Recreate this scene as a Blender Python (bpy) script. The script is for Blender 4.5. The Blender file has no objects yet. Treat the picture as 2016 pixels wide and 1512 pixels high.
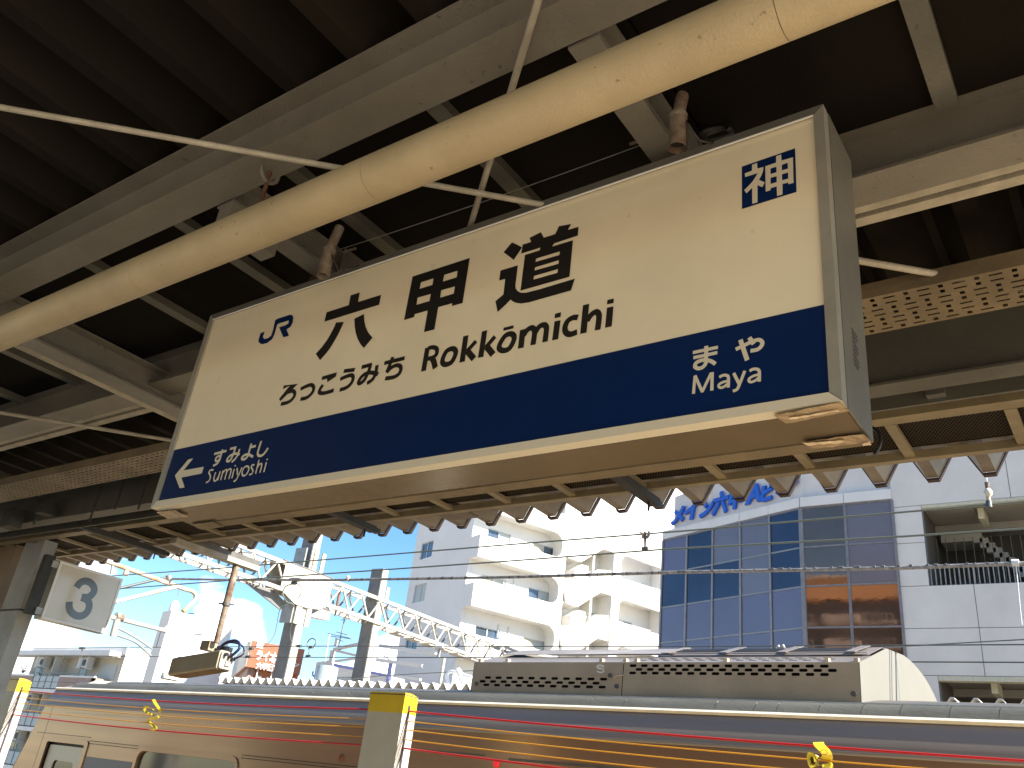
# Railway platform under a steel canopy: hanging station name sign, train, rope screens,
# catenary wires and gantry, apartment houses and an office block with a glass bay.
import bpy, bmesh, math, random, json
from mathutils import Vector, Matrix, geometry, noise
random.seed(7)
scene = bpy.context.scene
COL = scene.collection
R = math.radians

# ------------------------------------------------------------------ camera
FPX, CX, CY = 1685.0, 1008.0, 756.0
CAM = Vector((0, 0, 1.55))
RIGHT = Vector((0.8165, 0.5663, 0.1121)).normalized()
FWD = Vector((-0.5515, 0.7078, 0.4415)).normalized()
DOWN = FWD.cross(RIGHT).normalized()
RIGHT = DOWN.cross(FWD).normalized()
cd = bpy.data.cameras.new('camera')
cam = bpy.data.objects.new('camera', cd)
COL.objects.link(cam)
cd.sensor_width = 36.0
cd.lens = FPX / 2016.0 * 36.0
cd.clip_start = 0.05
cd.clip_end = 3000.0
rot = Matrix((RIGHT, -DOWN, -FWD)).transposed()
cam.matrix_world = Matrix.Translation(CAM) @ rot.to_4x4()
scene.camera = cam

def ray(px, py):
    return RIGHT * ((px - CX) / FPX) + DOWN * ((py - CY) / FPX) + FWD
def atY(px, py, Y):
    d = ray(px, py); return CAM + d * (Y / d.y)
def atX(px, py, X):
    d = ray(px, py); return CAM + d * (X / d.x)
def atZ(px, py, Z):
    d = ray(px, py); return CAM + d * ((Z - CAM.z) / d.z)
def hit(px, py, O, n):
    d = ray(px, py); return CAM + d * ((Vector(O) - CAM).dot(n) / d.dot(n))

# ------------------------------------------------------------------ light
SUN = Vector((0.86, 0.15, 0.66)).normalized()        # towards the sun
EXPOSURE = 1.5
sd = bpy.data.lights.new('sun', 'SUN')
sd.energy = 5.0; sd.angle = R(0.53); sd.color = (1.0, 0.93, 0.82)
so = bpy.data.objects.new('sun', sd); COL.objects.link(so)
so.rotation_euler = (-SUN).to_track_quat('-Z', 'Y').to_euler()
scene.view_settings.view_transform = 'Standard'
scene.view_settings.look = 'None'
scene.view_settings.gamma = 1.0
scene.view_settings.exposure = EXPOSURE
scene.view_settings.use_curve_mapping = False

w = bpy.data.worlds.new('World'); scene.world = w; w.use_nodes = True
nt = w.node_tree; nt.nodes.clear()
def wn(t, **k):
    n = nt.nodes.new(t)
    for a, b in k.items(): setattr(n, a, b)
    return n
sky = wn('ShaderNodeTexSky', sky_type='NISHITA', sun_disc=False)
sky.sun_elevation = math.asin(SUN.z); sky.sun_rotation = math.atan2(SUN.x, SUN.y)
sky.altitude = 30; sky.air_density = 1.0; sky.dust_density = 0.2; sky.ozone_density = 2.2
tc = wn('ShaderNodeTexCoord')
def vm(op, a, b):
    n = wn('ShaderNodeVectorMath', operation=op)
    for i, v in enumerate((a, b)):
        if v is None: continue
        if isinstance(v, (tuple, Vector)): n.inputs[i].default_value = v
        else: nt.links.new(v, n.inputs[i])
    return n
def mm(op, a, b=None, clamp=False):
    n = wn('ShaderNodeMath', operation=op, use_clamp=clamp)
    for i, v in enumerate((a, b)):
        if v is None: continue
        if isinstance(v, (int, float)): n.inputs[i].default_value = v
        else: nt.links.new(v, n.inputs[i])
    return n.outputs[0]
ns = wn('ShaderNodeTexNoise'); ns.inputs['Scale'].default_value = 4.2; ns.inputs['Detail'].default_value = 9; ns.inputs['Roughness'].default_value = 0.58
sc = vm('MULTIPLY', tc.outputs['Generated'], (1, 1, 2.3)); nt.links.new(sc.outputs[0], ns.inputs['Vector'])
# cloud banks: (direction, angular radius, weight)
acc = mm('MULTIPLY', ns.outputs['Fac'], 0.9)
for (px, py, rad, wt) in ((440, 1195, 3.6, .46), (540, 1235, 3.0, .30), (235, 1100, 3.5, .26), (130, 1160, 3, .2), (120, 1300, 3.5, .3), (300, 1170, 6, -.22),
                          (1230, 1000, 9.0, .50), (1120, 960, 6, .3), (760, 1290, 5.0, .34), (690, 1070, 8.0, -.5), (560, 1110, 5.0, -.3), (640, 1230, 4.0, -.2), (470, 1290, 3.0, -.25)):
    d = ray(px, py).normalized()
    dt = vm('DOT_PRODUCT', tc.outputs['Generated'], tuple(d)).outputs['Value']
    c = math.cos(R(rad))
    f = mm('DIVIDE', mm('SUBTRACT', dt, c), 1 - c, True)
    acc = mm('ADD', acc, mm('MULTIPLY', f, wt))
dens = mm('MULTIPLY', mm('SUBTRACT', acc, 0.545), 4.2, True)
fine = wn('ShaderNodeTexNoise'); fine.inputs['Scale'].default_value = 13; fine.inputs['Detail'].default_value = 6
nt.links.new(sc.outputs[0], fine.inputs['Vector'])
cl = wn('ShaderNodeMixRGB'); cl.inputs[1].default_value = (10.2, 10.4, 10.8, 1); cl.inputs[2].default_value = (17.5, 17.0, 16.0, 1)
nt.links.new(fine.outputs['Fac'], cl.inputs[0])
mx = wn('ShaderNodeMixRGB'); nt.links.new(mm('MULTIPLY', dens, 0.93), mx.inputs[0])
hs_ = wn('ShaderNodeHueSaturation'); hs_.inputs['Saturation'].default_value = 1.25; nt.links.new(sky.outputs[0], hs_.inputs['Color'])
nt.links.new(hs_.outputs[0], mx.inputs[1]); nt.links.new(cl.outputs[0], mx.inputs[2])
bg = wn('ShaderNodeBackground'); bg.inputs['Strength'].default_value = 0.088
nt.links.new(mx.outputs[0], bg.inputs['Color'])
out = wn('ShaderNodeOutputWorld'); nt.links.new(bg.outputs[0], out.inputs[0])

# ------------------------------------------------------------------ materials
MATS = {}
def mat(name, col, rough=0.6, metal=0.0, var=0.0, scale=6.0, bump=0.0, bscale=60.0, spec=0.5, col2=None, stretch=(1, 1, 1), emit=None, speck=0.0, dist=0.01):
    m = bpy.data.materials.new(name); m.use_nodes = True
    t = m.node_tree; b = t.nodes['Principled BSDF']
    b.inputs['Roughness'].default_value = rough; b.inputs['Metallic'].default_value = metal
    b.inputs['Specular IOR Level'].default_value = spec
    b.inputs['Base Color'].default_value = (*col, 1)
    co = t.nodes.new('ShaderNodeTexCoord'); mp = t.nodes.new('ShaderNodeMapping'); mp.inputs['Scale'].default_value = stretch
    t.links.new(co.outputs['Object'], mp.inputs['Vector'])
    if var > 0 or col2:
        n = t.nodes.new('ShaderNodeTexNoise'); n.inputs['Scale'].default_value = scale; n.inputs['Detail'].default_value = 8; n.inputs['Roughness'].default_value = .62
        t.links.new(mp.outputs[0], n.inputs['Vector'])
        rp = t.nodes.new('ShaderNodeValToRGB'); rp.color_ramp.elements[0].position = 0.35; rp.color_ramp.elements[1].position = 0.68
        c2 = col2 if col2 else tuple(c * (1 - var) for c in col)
        rp.color_ramp.elements[0].color = (*c2, 1)
        rp.color_ramp.elements[1].color = (*[min(1, c * (1 + (var * .4 if not col2 else 0))) for c in col], 1)
        t.links.new(n.outputs['Fac'], rp.inputs[0]); last = rp.outputs[0]
        if speck > 0:
            s = t.nodes.new('ShaderNodeTexNoise'); s.inputs['Scale'].default_value = scale * 14; s.inputs['Detail'].default_value = 3
            t.links.new(mp.outputs[0], s.inputs['Vector'])
            sr = t.nodes.new('ShaderNodeValToRGB'); sr.color_ramp.elements[0].position = .69; sr.color_ramp.elements[1].position = .74
            t.links.new(s.outputs['Fac'], sr.inputs[0])
            mxn = t.nodes.new('ShaderNodeMixRGB'); mxn.inputs[2].default_value = (*[c * (1 - speck) for c in col], 1)
            t.links.new(sr.outputs[0], mxn.inputs[0]); t.links.new(last, mxn.inputs[1]); last = mxn.outputs[0]
        t.links.new(last, b.inputs['Base Color'])
        ml = t.nodes.new('ShaderNodeMath'); ml.operation = 'MULTIPLY_ADD'; ml.inputs[1].default_value = -.18; ml.inputs[2].default_value = rough + .09
        t.links.new(n.outputs['Fac'], ml.inputs[0]); t.links.new(ml.outputs[0], b.inputs['Roughness'])
    if bump > 0:
        n2 = t.nodes.new('ShaderNodeTexNoise'); n2.inputs['Scale'].default_value = bscale; n2.inputs['Detail'].default_value = 4
        t.links.new(mp.outputs[0], n2.inputs['Vector'])
        bp = t.nodes.new('ShaderNodeBump'); bp.inputs['Strength'].default_value = bump; bp.inputs['Distance'].default_value = dist
        t.links.new(n2.outputs['Fac'], bp.inputs['Height']); t.links.new(bp.outputs[0], b.inputs['Normal'])
    if emit:
        b.inputs['Emission Color'].default_value = (*emit[:3], 1); b.inputs['Emission Strength'].default_value = emit[3]
    MATS[name] = m
    return m
M = MATS
mat('steel_paint', (.18, .165, .135), .42, 0, .22, 2.2, .35, 130, .5, speck=.55)
mat('steel_paint_dark', (.11, .105, .085), .5, 0, .25, 2.5, .2, 90, speck=.4)
mat('cream_pipe', (.48, .385, .23), .5, 0, .16, 3.0, .25, 160, .45, speck=.45)
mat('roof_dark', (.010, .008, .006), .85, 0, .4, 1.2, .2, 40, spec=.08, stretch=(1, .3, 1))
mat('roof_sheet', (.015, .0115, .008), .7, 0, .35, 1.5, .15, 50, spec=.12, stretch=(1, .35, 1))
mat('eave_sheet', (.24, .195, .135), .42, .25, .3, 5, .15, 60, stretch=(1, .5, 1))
mat('eave_edge', (.045, .028, .02), .6)  # rim trim, shade on its inward face put into the brown-black
mat('frame_cream', (.19, .145, .085), .5, 0, .35, 4, .25, 90, speck=.4)
mat('rail_cream', (.28, .225, .13), .5, 0, .3, 4, .25, 90, speck=.4)
mat('mesh_wire', (.075, .052, .03), .6, .2)
mat('rod_cream', (.40, .36, .28), .5, 0, .25, 12, .3, 120, speck=.5)
mat('rust', (.13, .055, .03), .8, 0, .5, 18, .5, 90)
mat('rusty_paint', (.29, .26, .20), .7, 0, 0, 14, .4, 90, col2=(.12, .055, .03))
mat('dark_grey', (.035, .033, .030), .55, .1, .25, 8)
mat('mid_grey', (.13, .125, .115), .55, .1, .25, 8)
mat('alu', (.42, .40, .34), .38, .35, .18, 6, .1, 200)
mat('alu_dark', (.19, .18, .155), .42, .3, .22, 3, .1, 120)
mat('sign_white', (.85, .75, .545), .38, 0, .10, 1.6, .06, 220, .45, speck=.12)
mat('sign_blue', (.002, .017, .085), .34, 0, .12, 2, .04, 200, .3)
mat('sign_black', (.014, .012, .011), .35)
mat('sign_type', (.70, .64, .49), .38)
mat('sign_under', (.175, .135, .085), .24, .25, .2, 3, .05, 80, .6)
mat('tape', (.42, .31, .19), .22, 0, .35, 9, .5, 35, .7, dist=.02)
mat('tape_pale', (.75, .60, .40), .25, 0, .3, 10, .5, 30, .7)
mat('plate_face', (.66, .61, .51), .09, 0, .06, 3, 0, 1, .6)
mat('plate_digit', (.13, .145, .155), .12, 0, 0, 1, 0, 1, .5)
mat('column_grey', (.44, .44, .42), .5, 0, .3, 1.6, .25, 60, speck=.3)
mat('column_brown', (.30, .22, .14), .6, 0, .2, 2)
mat('platform_slab', (.50, .40, .28), .8, 0, .22, 1.3, .2, 40)
mat('tactile_yellow', (.75, .52, .05), .7, 0, .15, 5)
mat('white_line', (.75, .74, .70), .7)
mat('ballast', (.48, .39, .28), .95, 0, .35, 9, .8, 30)
mat('ground_mat', (.40, .35, .28), .9, 0, .3, .05)
mat('rail_steel', (.35, .30, .26), .35, .8)
mat('train_steel', (.40, .265, .165), .34, .72, .10, 1.2, .05, 25, stretch=(.15, 1, 5))  # stainless side, brown of the reflected platform put into its colour
mat('train_shoulder', (.40, .355, .31), .5, .35, .12, 1.4, .05, 20, stretch=(.2, 1, 4))  # same steel, greyed for the canopy mirrored in the curved shoulder
mat('train_chamfer', (.75, .78, .82), .2, .55)  # cab corner, pale sky reflection painted into the base colour
mat('train_roofband', (.12, .12, .10), .62, 0, .3, 3.5, .3, 60, stretch=(.4, 1, 1))
mat('gutter_cream', (.86, .82, .68), .45, 0, .12, 6)
mat('ac_steel', (.54, .445, .30), .42, .12, .2, 2.2, .08, 30)
mat('ac_top', (.30, .26, .225), .4, .35, .15, 3)
mat('ac_end', (.235, .22, .185), .5, .1, .08, 2)
mat('hole_dark', (.012, .010, .009), .8)
mat('window_dark', (.008, .009, .009), .12, 0, 0, 1, 0, 1, .7)
mat('livery_blue', (.045, .042, .085), .35)
mat('door_grey', (.42, .39, .34), .4, .4)
mat('lens_amber', (.28, .09, .03), .15)
mat('lens_red', (.55, .01, .02), .12, emit=(.8, .02, .03, .25))
mat('rope_red', (.58, .025, .03), .35)
mat('rope_amber', (.78, .38, .04), .4)
mat('post_yellow', (.83, .60, .02), .38, 0, .08, 6)
mat('post_grey', (.62, .59, .52), .45, 0, .08, 4)
mat('tag_yellow', (.86, .68, .05), .3)
mat('slot_dark', (.05, .035, .05), .6)
mat('wire_dark', (.10, .11, .105), .5, .3)
mat('wire_green', (.20, .22, .17), .5, .3)
mat('wire_grey', (.42, .39, .35), .5, .3, .5, 30, stretch=(1, 1, 1))
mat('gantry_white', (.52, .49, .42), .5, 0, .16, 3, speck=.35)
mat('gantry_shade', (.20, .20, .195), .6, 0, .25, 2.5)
mat('gantry_rust', (.68, .62, .52), .7, 0, 0, 5, col2=(.46, .25, .11))
mat('galv', (.36, .36, .35), .45, .3, .2, 5, speck=.3)
mat('insul_brown', (.25, .10, .04), .3)
mat('insul_white', (.72, .66, .52), .3)
mat('cctv_body', (.36, .31, .23), .42, 0, .14, 7)
mat('cctv_back', (.46, .44, .38), .4)
mat('black_plastic', (.018, .018, .022), .4)
mat('cable_blue', (.02, .025, .075), .4)
mat('wall_white', (.82, .80, .76), .75, 0, .05, .6, .12, 18)
mat('wall_cream', (.70, .68, .62), .8, 0, .08, .7, .12, 18)
mat('wall_panel', (.70, .665, .625), .72, 0, .10, .5, .1, 9)
mat('joint_dark', (.16, .16, .17), .8)
mat('band_white', (.76, .735, .70), .5, 0, .05, 1)
mat('frame_bronze', (.27, .25, .25), .4, .4, .15, 4)
mat('spandrel_blue', (.165, .14, .185), .16, .35, .10, .35, .02, 1.2, .6)
mat('spandrel_mauve', (.19, .165, .18), .18, .3, .10, .35, .02, 1.2, .6)
mat('pane_navy', (.05, .06, .09), .05, .6, .2, .4, .03, .8, .7, dist=.05)
mat('pane_grey', (.25, .155, .115), .04, .85, .15, .4, .04, .9, .8, dist=.05)
mat('letter_blue', (.015, .11, .55), .4)
mat('brown_tile', (.38, .27, .22), .7, 0, .12, 2)
mat('beige_wall', (.60, .56, .46), .8, 0, .1, 1)
mat('glass_win', (.11, .15, .20), .08, .3, .4, .9, 0, 1, .7)
mat('curtain', (.55, .60, .58), .7, 0, .25, 6, stretch=(14, 14, 1))
mat('curtain_warm', (.60, .58, .44), .7, 0, .25, 6, stretch=(14, 14, 1))
mat('win_frame', (.55, .55, .54), .4, .3)
mat('rail_grey', (.22, .21, .21), .5, .2)
mat('ac_unit', (.62, .60, .54), .6)
mat('sign_brown', (.42, .145, .075), .6, 0, .1, 3)
mat('brick_orange', (.50, .20, .09), .75, 0, .2, 5)
mat('paint_white', (.82, .82, .80), .55)
mat('pale_blue_tank', (.36, .43, .44), .5, 0, .06, 3)
mat('violet_band', (.28, .30, .62), .6)
mat('interior', (.10, .09, .075), .8)
mat('ceiling_grey', (.33, .31, .27), .8, 0, .1, .6)
mat('stair_grey', (.36, .34, .30), .7)
mat('orange_paint', (.85, .50, .22), .7)
mat('leaf', (.06, .09, .04), .8)
mat('far_house', (.52, .42, .36), .8, 0, .2, 1)
mat('laundry', (.30, .12, .10), .8)

# ------------------------------------------------------------------ mesh helpers
WL = {}
class MB:
    def __init__(s): s.v = []; s.f = []; s.sm = []
    def add(s, vs, fs, smooth=False):
        o = len(s.v); s.v += [tuple(v) for v in vs]
        for f in fs: s.f.append(tuple(o + i for i in f)); s.sm.append(smooth)
        return s
    def box(s, x0, x1, y0, y1, z0, z1):
        x0, x1 = sorted((x0, x1)); y0, y1 = sorted((y0, y1)); z0, z1 = sorted((z0, z1))
        return s.add([(x0,y0,z0),(x1,y0,z0),(x1,y1,z0),(x0,y1,z0),(x0,y0,z1),(x1,y0,z1),(x1,y1,z1),(x0,y1,z1)],
                     [(0,3,2,1),(4,5,6,7),(0,1,5,4),(1,2,6,5),(2,3,7,6),(3,0,4,7)])
    def obox(s, O, ax, ay, az):          # oriented box: corner O and three edge vectors
        O, ax, ay, az = map(Vector, (O, ax, ay, az))
        v = [O, O+ax, O+ax+ay, O+ay, O+az, O+ax+az, O+ax+ay+az, O+ay+az]
        return s.add(v, [(0,3,2,1),(4,5,6,7),(0,1,5,4),(1,2,6,5),(2,3,7,6),(3,0,4,7)])
    def beam(s, a, b, w, h, up=(0,0,1)):  # rectangular bar from a to b
        a, b, up = Vector(a), Vector(b), Vector(up)
        d = (b - a).normalized(); sx = d.cross(up)
        if sx.length < 1e-4: sx = d.cross(Vector((1, 0, 0)))
        sx.normalize(); sz = sx.cross(d).normalized()
        return s.obox(a - sx*w/2 - sz*h/2, b - a, sx*w, sz*h)
    def tube(s, pts, r, n=10, caps=True):
        pts = [Vector(p) for p in pts]; rings = []
        rr = r if isinstance(r, (list, tuple)) else [r]*len(pts)
        ref = None; vs = []
        for i, p in enumerate(pts):
            d = (pts[min(i+1, len(pts)-1)] - pts[max(i-1, 0)]).normalized()
            if ref is None:
                ref = d.cross(Vector((0, 0, 1)))
                if ref.length < .1: ref = d.cross(Vector((1, 0, 0)))
            ref = (ref - d*ref.dot(d)).normalized(); b = d.cross(ref)
            for k in range(n):
                a = 2*math.pi*k/n; vs.append(p + (ref*math.cos(a) + b*math.sin(a))*rr[i])
        fs = []
        for i in range(len(pts)-1):
            for k in range(n):
                fs.append((i*n+k, i*n+(k+1)%n, (i+1)*n+(k+1)%n, (i+1)*n+k))
        s.add(vs, fs, True)
        if caps:
            s.add(vs[:n], [tuple(range(n-1, -1, -1))]); s.add(vs[-n:], [tuple(range(n))])
        return s
    def prism(s, loops, mapf, d0, d1, side=True):   # loops: outer + holes in 2D; mapf(u,v,d)->3D ; closed solid
        L = [[Vector((p[0], p[1], 0)) for p in lp] for lp in loops]
        tri = geometry.tessellate_polygon(L); flat = [p for lp in L for p in lp]
        a = [mapf(p.x, p.y, d0) for p in flat]; n = len(a)
        s.add(a, [tuple(t) for t in tri])
        if d1 is not None:
            b = [mapf(p.x, p.y, d1) for p in flat]; s.add(b, [tuple(reversed(t)) for t in tri])
            if side:
                o = 0
                for lp in L:
                    m = len(lp)
                    for i in range(m):
                        j = (i+1) % m
                        s.add([a[o+i], a[o+j], b[o+j], b[o+i]], [(0,1,2,3)])
                    o += m
        return s
    def build(s, name, m, parent=None, local=False, fix=True, **props):
        me = bpy.data.meshes.new(name)
        o = bpy.data.objects.new(name, me)
        sh = Vector((0,0,0)) if (local or parent is None) else WL.get(parent, Vector((0,0,0)))
        if parent is None and 'base' in props:
            sh = Vector(props.pop('base')); o.location = sh
        me.from_pydata([(v[0]-sh.x, v[1]-sh.y, v[2]-sh.z) for v in s.v], [], s.f)
        me.polygons.foreach_set('use_smooth', s.sm)
        if fix:
            bm = bmesh.new(); bm.from_mesh(me)
            if not any(s.sm): bmesh.ops.remove_doubles(bm, verts=bm.verts, dist=1e-5)
            bmesh.ops.recalc_face_normals(bm, faces=bm.faces)
            bm.to_mesh(me); bm.free()
        me.materials.append(M[m] if isinstance(m, str) else m)
        COL.objects.link(o)
        if parent is not None:
            o.parent = parent; WL[o] = WL.get(parent, Vector((0,0,0)))
        for k, v in props.items(): o[k] = v
        return o
def thing(name, label, cat, loc=(0,0,0), rz=0, group=None):
    o = bpy.data.objects.new(name, None); COL.objects.link(o)
    o.empty_display_size = .2
    o.location = loc; o.rotation_euler = (0, 0, rz)
    WL[o] = Vector(loc); o['label'] = label; o['category'] = cat
    if group: o['group'] = group
    return o
def struct(o): o['kind'] = 'structure'; return o
def copy_tree(o, parent=None):
    c = o.copy(); COL.objects.link(c)
    if parent is not None: c.parent = parent
    for ch in list(o.children): copy_tree(ch, c)
    return c
def dup(src, loc, label, rz=None):
    c = copy_tree(src); c.location = loc; c['label'] = label
    if rz is not None: c.rotation_euler.z = rz
    return c
def B(): return MB()
def boxo(name, m, parent, *a, **k): return B().box(*a).build(name, m, parent, **k)
def catmull(p, closed=False, sub=6):
    n = len(p); out = []
    rng = range(n) if closed else range(n-1)
    for i in rng:
        if closed: a, b, c, d = p[i-1], p[i], p[(i+1)%n], p[(i+2)%n]
        else: a, b, c, d = p[max(i-1,0)], p[i], p[i+1], p[min(i+2,n-1)]
        for k in range(sub):
            t = k/sub
            out.append(tuple(.5*((2*b[j]) + (c[j]-a[j])*t + (2*a[j]-5*b[j]+4*c[j]-d[j])*t*t + (3*b[j]-a[j]-3*c[j]+d[j])*t**3) for j in range(len(b))))
    if not closed: out.append(tuple(p[-1]))
    return out
def ribbon(mb, pts, w, mapf, depth, closed=False):     # flat stroke of constant width in a 2D frame
    n = len(pts); L = []; Rr = []
    for i in range(n):
        if closed: a, b = pts[i-1], pts[(i+1)%n]
        else: a, b = pts[max(i-1,0)], pts[min(i+1,n-1)]
        dx, dy = b[0]-a[0], b[1]-a[1]; l = math.hypot(dx, dy) or 1; nx, ny = -dy/l*w/2, dx/l*w/2
        if not closed and 0 < i < n-1:
            d1 = (pts[i][0]-pts[i-1][0], pts[i][1]-pts[i-1][1]); d2 = (pts[i+1][0]-pts[i][0], pts[i+1][1]-pts[i][1])
            l1 = math.hypot(*d1) or 1; l2 = math.hypot(*d2) or 1
            c = max(.35, math.sqrt(max(0, (1 + (d1[0]*d2[0]+d1[1]*d2[1])/(l1*l2))/2))); nx /= c; ny /= c
        L.append((pts[i][0]+nx, pts[i][1]+ny)); Rr.append((pts[i][0]-nx, pts[i][1]-ny))
    m = n if closed else n-1
    for i in range(m):
        j = (i+1) % n
        di, dj = depth + i*1.4e-6, depth + (j if j else n)*1.4e-6
        mb.add([mapf(*L[i], di), mapf(*L[j], dj), mapf(*Rr[j], dj), mapf(*Rr[i], di)], [(0,1,2,3)])
_tcache = {}
def text_mesh(body, size, ext, bold=0.0, shear=0.0, xs=1.0):
    c = bpy.data.curves.new('t', 'FONT'); c.body = body; c.size = size; c.extrude = ext; c.offset = bold; c.shear = shear
    c.resolution_u = 3
    o = bpy.data.objects.new('t', c); COL.objects.link(o)
    dg = bpy.context.evaluated_depsgraph_get(); dg.update()
    me = bpy.data.meshes.new_from_object(o.evaluated_get(dg))
    vs = [(v.co.x*xs, v.co.y, v.co.z) for v in me.vertices]; fs = [tuple(p.vertices) for p in me.polygons]
    bpy.data.objects.remove(o); bpy.data.curves.remove(c); bpy.data.meshes.remove(me)
    return vs, fs
def place_text(body, size, O, u, up, m, name, parent, ext=.01, bold=0, shear=0, xs=1.0, width=None):
    vs, fs = text_mesh(body, size, ext, bold, shear, xs)
    x0 = min(v[0] for v in vs); x1 = max(v[0] for v in vs); y0 = min(v[1] for v in vs)
    k = (width/(x1-x0)) if width else 1.0
    u = Vector(u).normalized(); up = Vector(up).normalized(); n = u.cross(up).normalized(); O = Vector(O)
    mb = MB(); mb.add([O + u*(v[0]-x0)*k + up*(v[1]) + n*v[2] for v in vs], fs)
    return mb.build(name, m, parent)

# ------------------------------------------------------------------ setting: ground, track bed, platforms
def slab(name, m, *a):
    return struct(B().box(*a).build(name, m))
slab('ground', 'ground_mat', -700, 700, -700, 700, -8.2, -8.0)
slab('track_bed', 'ballast', -120, 60, 5.2, 11.3, -1.6, -1.12)
slab('track_bed', 'ballast', -120, 60, -14, -3.9, -1.6, -1.12)
slab('platform', 'platform_slab', -100, 40, -3.9, 5.2, -1.25, 0)
slab('platform', 'platform_slab', -100, 40, 11.9, 18.5, -1.25, 0)
slab('viaduct_deck', 'ballast', -120, 60, -15, 24, -2.2, -1.62)
slab('tactile_strip', 'tactile_yellow', -100, 40, 4.15, 4.45, 0, .006)
slab('edge_line', 'white_line', -100, 40, 5.05, 5.2, 0.001, .004)
for yy in (6.5, 7.57, 9.5, 10.57, -8.5, -9.57):
    struct(B().box(-110, 50, yy-.035, yy+.035, -1.12, -.97).build('rail', 'rail_steel'))

# ------------------------------------------------------------------ platform canopy
PITCH = 0.2648
X_T = -0.4955                                   # X of one valley of the folded sheet
def roofZ(y): return 3.35 + .018*(4.67-y)
canopy = thing('platform_canopy', 'grey steel platform canopy with dark folded sheet roof above the hanging name sign', 'canopy', (0, 2, 0))
XA, XB = -16.0, 3.2
def fold_profile(xa, xb, depth=.165, flat=.22, p=PITCH):
    pts = []; k = math.floor((xa - X_T)/p)
    while X_T + k*p < xb:
        c = X_T + k*p
        pts += [(c - flat*p/2, 0), (c + flat*p/2, 0), (c + p/2 - flat*.5*p/2, depth), (c + p/2 + flat*.5*p/2, depth)]
        k += 1
    return pts
def fold_sheet(name, m, y0, y1, xa, xb, zf, parent, t=.004, dz=0, depth=.165, flat=.22):
    pr = fold_profile(xa, xb, depth, flat); mb = B(); n = len(pr)
    v = []
    for (y, q) in ((y0, 0), (y1, 0), (y0, t), (y1, t)):
        v += [(x, y, zf(y) + z + q + dz) for x, z in pr]
    f = []
    for i in range(n-1):
        f += [(i, i+1, n+i+1, n+i), (2*n+i, 3*n+i, 3*n+i+1, 2*n+i+1), (i, 2*n+i, 2*n+i+1, i+1), (n+i, n+i+1, 3*n+i+1, 3*n+i)]
    mb.add(v, f); return mb.build(name, m, parent)
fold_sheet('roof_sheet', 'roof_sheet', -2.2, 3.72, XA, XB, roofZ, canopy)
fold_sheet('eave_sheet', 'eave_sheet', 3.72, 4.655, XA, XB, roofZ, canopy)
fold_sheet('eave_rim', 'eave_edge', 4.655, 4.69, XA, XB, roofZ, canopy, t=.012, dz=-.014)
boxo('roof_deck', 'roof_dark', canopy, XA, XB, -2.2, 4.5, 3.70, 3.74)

def hbeam(name, a, b, w, h, parent, m='steel_paint', tf=.010, tw=.008):
    # a,b: centre of the top flange's underside ; h: clear web height
    a, b = Vector(a), Vector(b); d = (b-a).normalized(); s_ = d.cross(Vector((0,0,1))).normalized(); Z = Vector((0,0,1))
    L = b - a; mb = B()
    mb.obox(a - s_*w/2, L, s_*w, Z*tf)
    mb.obox(a - s_*tw/2 - Z*h, L, s_*tw, Z*h)
    mb.obox(a - s_*w/2 - Z*(h+tf), L, s_*w, Z*tf)
    return mb.build(name, m, parent)
# two long girders
hbeam('girder', (XA, 1.135, 3.395), (XB, 1.135, 3.395), .118, .18, canopy)
hbeam('girder', (XA, 2.02, 3.375), (XB, 2.02, 3.375), .13, .17, canopy)
boxo('conduit_duct', 'rod_cream', canopy, XA, XB, 2.135, 2.165, 3.235, 3.26)
boxo('conduit_duct', 'rod_cream', canopy, XA, XB, 2.175, 2.215, 3.225, 3.26)
hbeam('girder', (XA, 3.10, 3.365), (XB, 3.10, 3.365), .10, .24, canopy, 'steel_paint_dark')
boxo('fascia_panel', 'steel_paint_dark', canopy, XA, XB, 3.44, 3.455, 3.20, 3.34)
# flat dark soffit boards between the girders, with battens
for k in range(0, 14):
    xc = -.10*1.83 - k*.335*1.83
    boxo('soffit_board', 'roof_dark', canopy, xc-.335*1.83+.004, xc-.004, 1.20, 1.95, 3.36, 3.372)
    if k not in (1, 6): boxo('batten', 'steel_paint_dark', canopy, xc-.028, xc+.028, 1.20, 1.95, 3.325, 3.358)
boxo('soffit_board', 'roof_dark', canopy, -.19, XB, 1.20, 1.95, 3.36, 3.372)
# cross rafters
for j, xr in enumerate((-.465*1.83, -1.205*1.83, -2.06*1.83, -2.06*1.83-1.9, -2.06*1.83-3.8)):
    wide = .12 if j == 2 else .085
    y1 = 2.9 if j == 2 else 1.95
    y0 = -1.2 if j == 2 else 1.2
    hbeam('rafter', (xr, y0, 3.30 if j != 2 else 3.27), (xr, y1, 3.30 if j != 2 else 3.27), wide, .09 if j != 2 else .13, canopy)
    if j in (0, 1):
        mb = B(); mb.prism([[(-.06, .0), (.06, 0), (.06, .12), (.02, .17), (-.06, .17)]], lambda u, v, d: Vector((xr+.05+d, 1.73+u, 3.315-v)), 0, .008)
        mb.build('gusset_plate', 'steel_paint', canopy)
B().tube([(-2.06*1.83-.13, -1.2, 3.16), (-2.06*1.83-.13, 2.9, 3.16)], .022, 10).build('conduit', 'rod_cream', canopy)
# bent bracket plate that joins girder and rafter
for (xr, yb) in ((-2.23, 1.26), (-1.7, 4.9)):
    if yb < 2:
        p = B(); p.prism([[(0, 0), (.20, 0), (.20, .09), (.03, .09), (0, .06)]], lambda u, v, d: Vector((xr+d, yb+u-.06, 3.20-v)), 0, .07)
        p.build('bracket', 'steel_paint', canopy)
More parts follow.
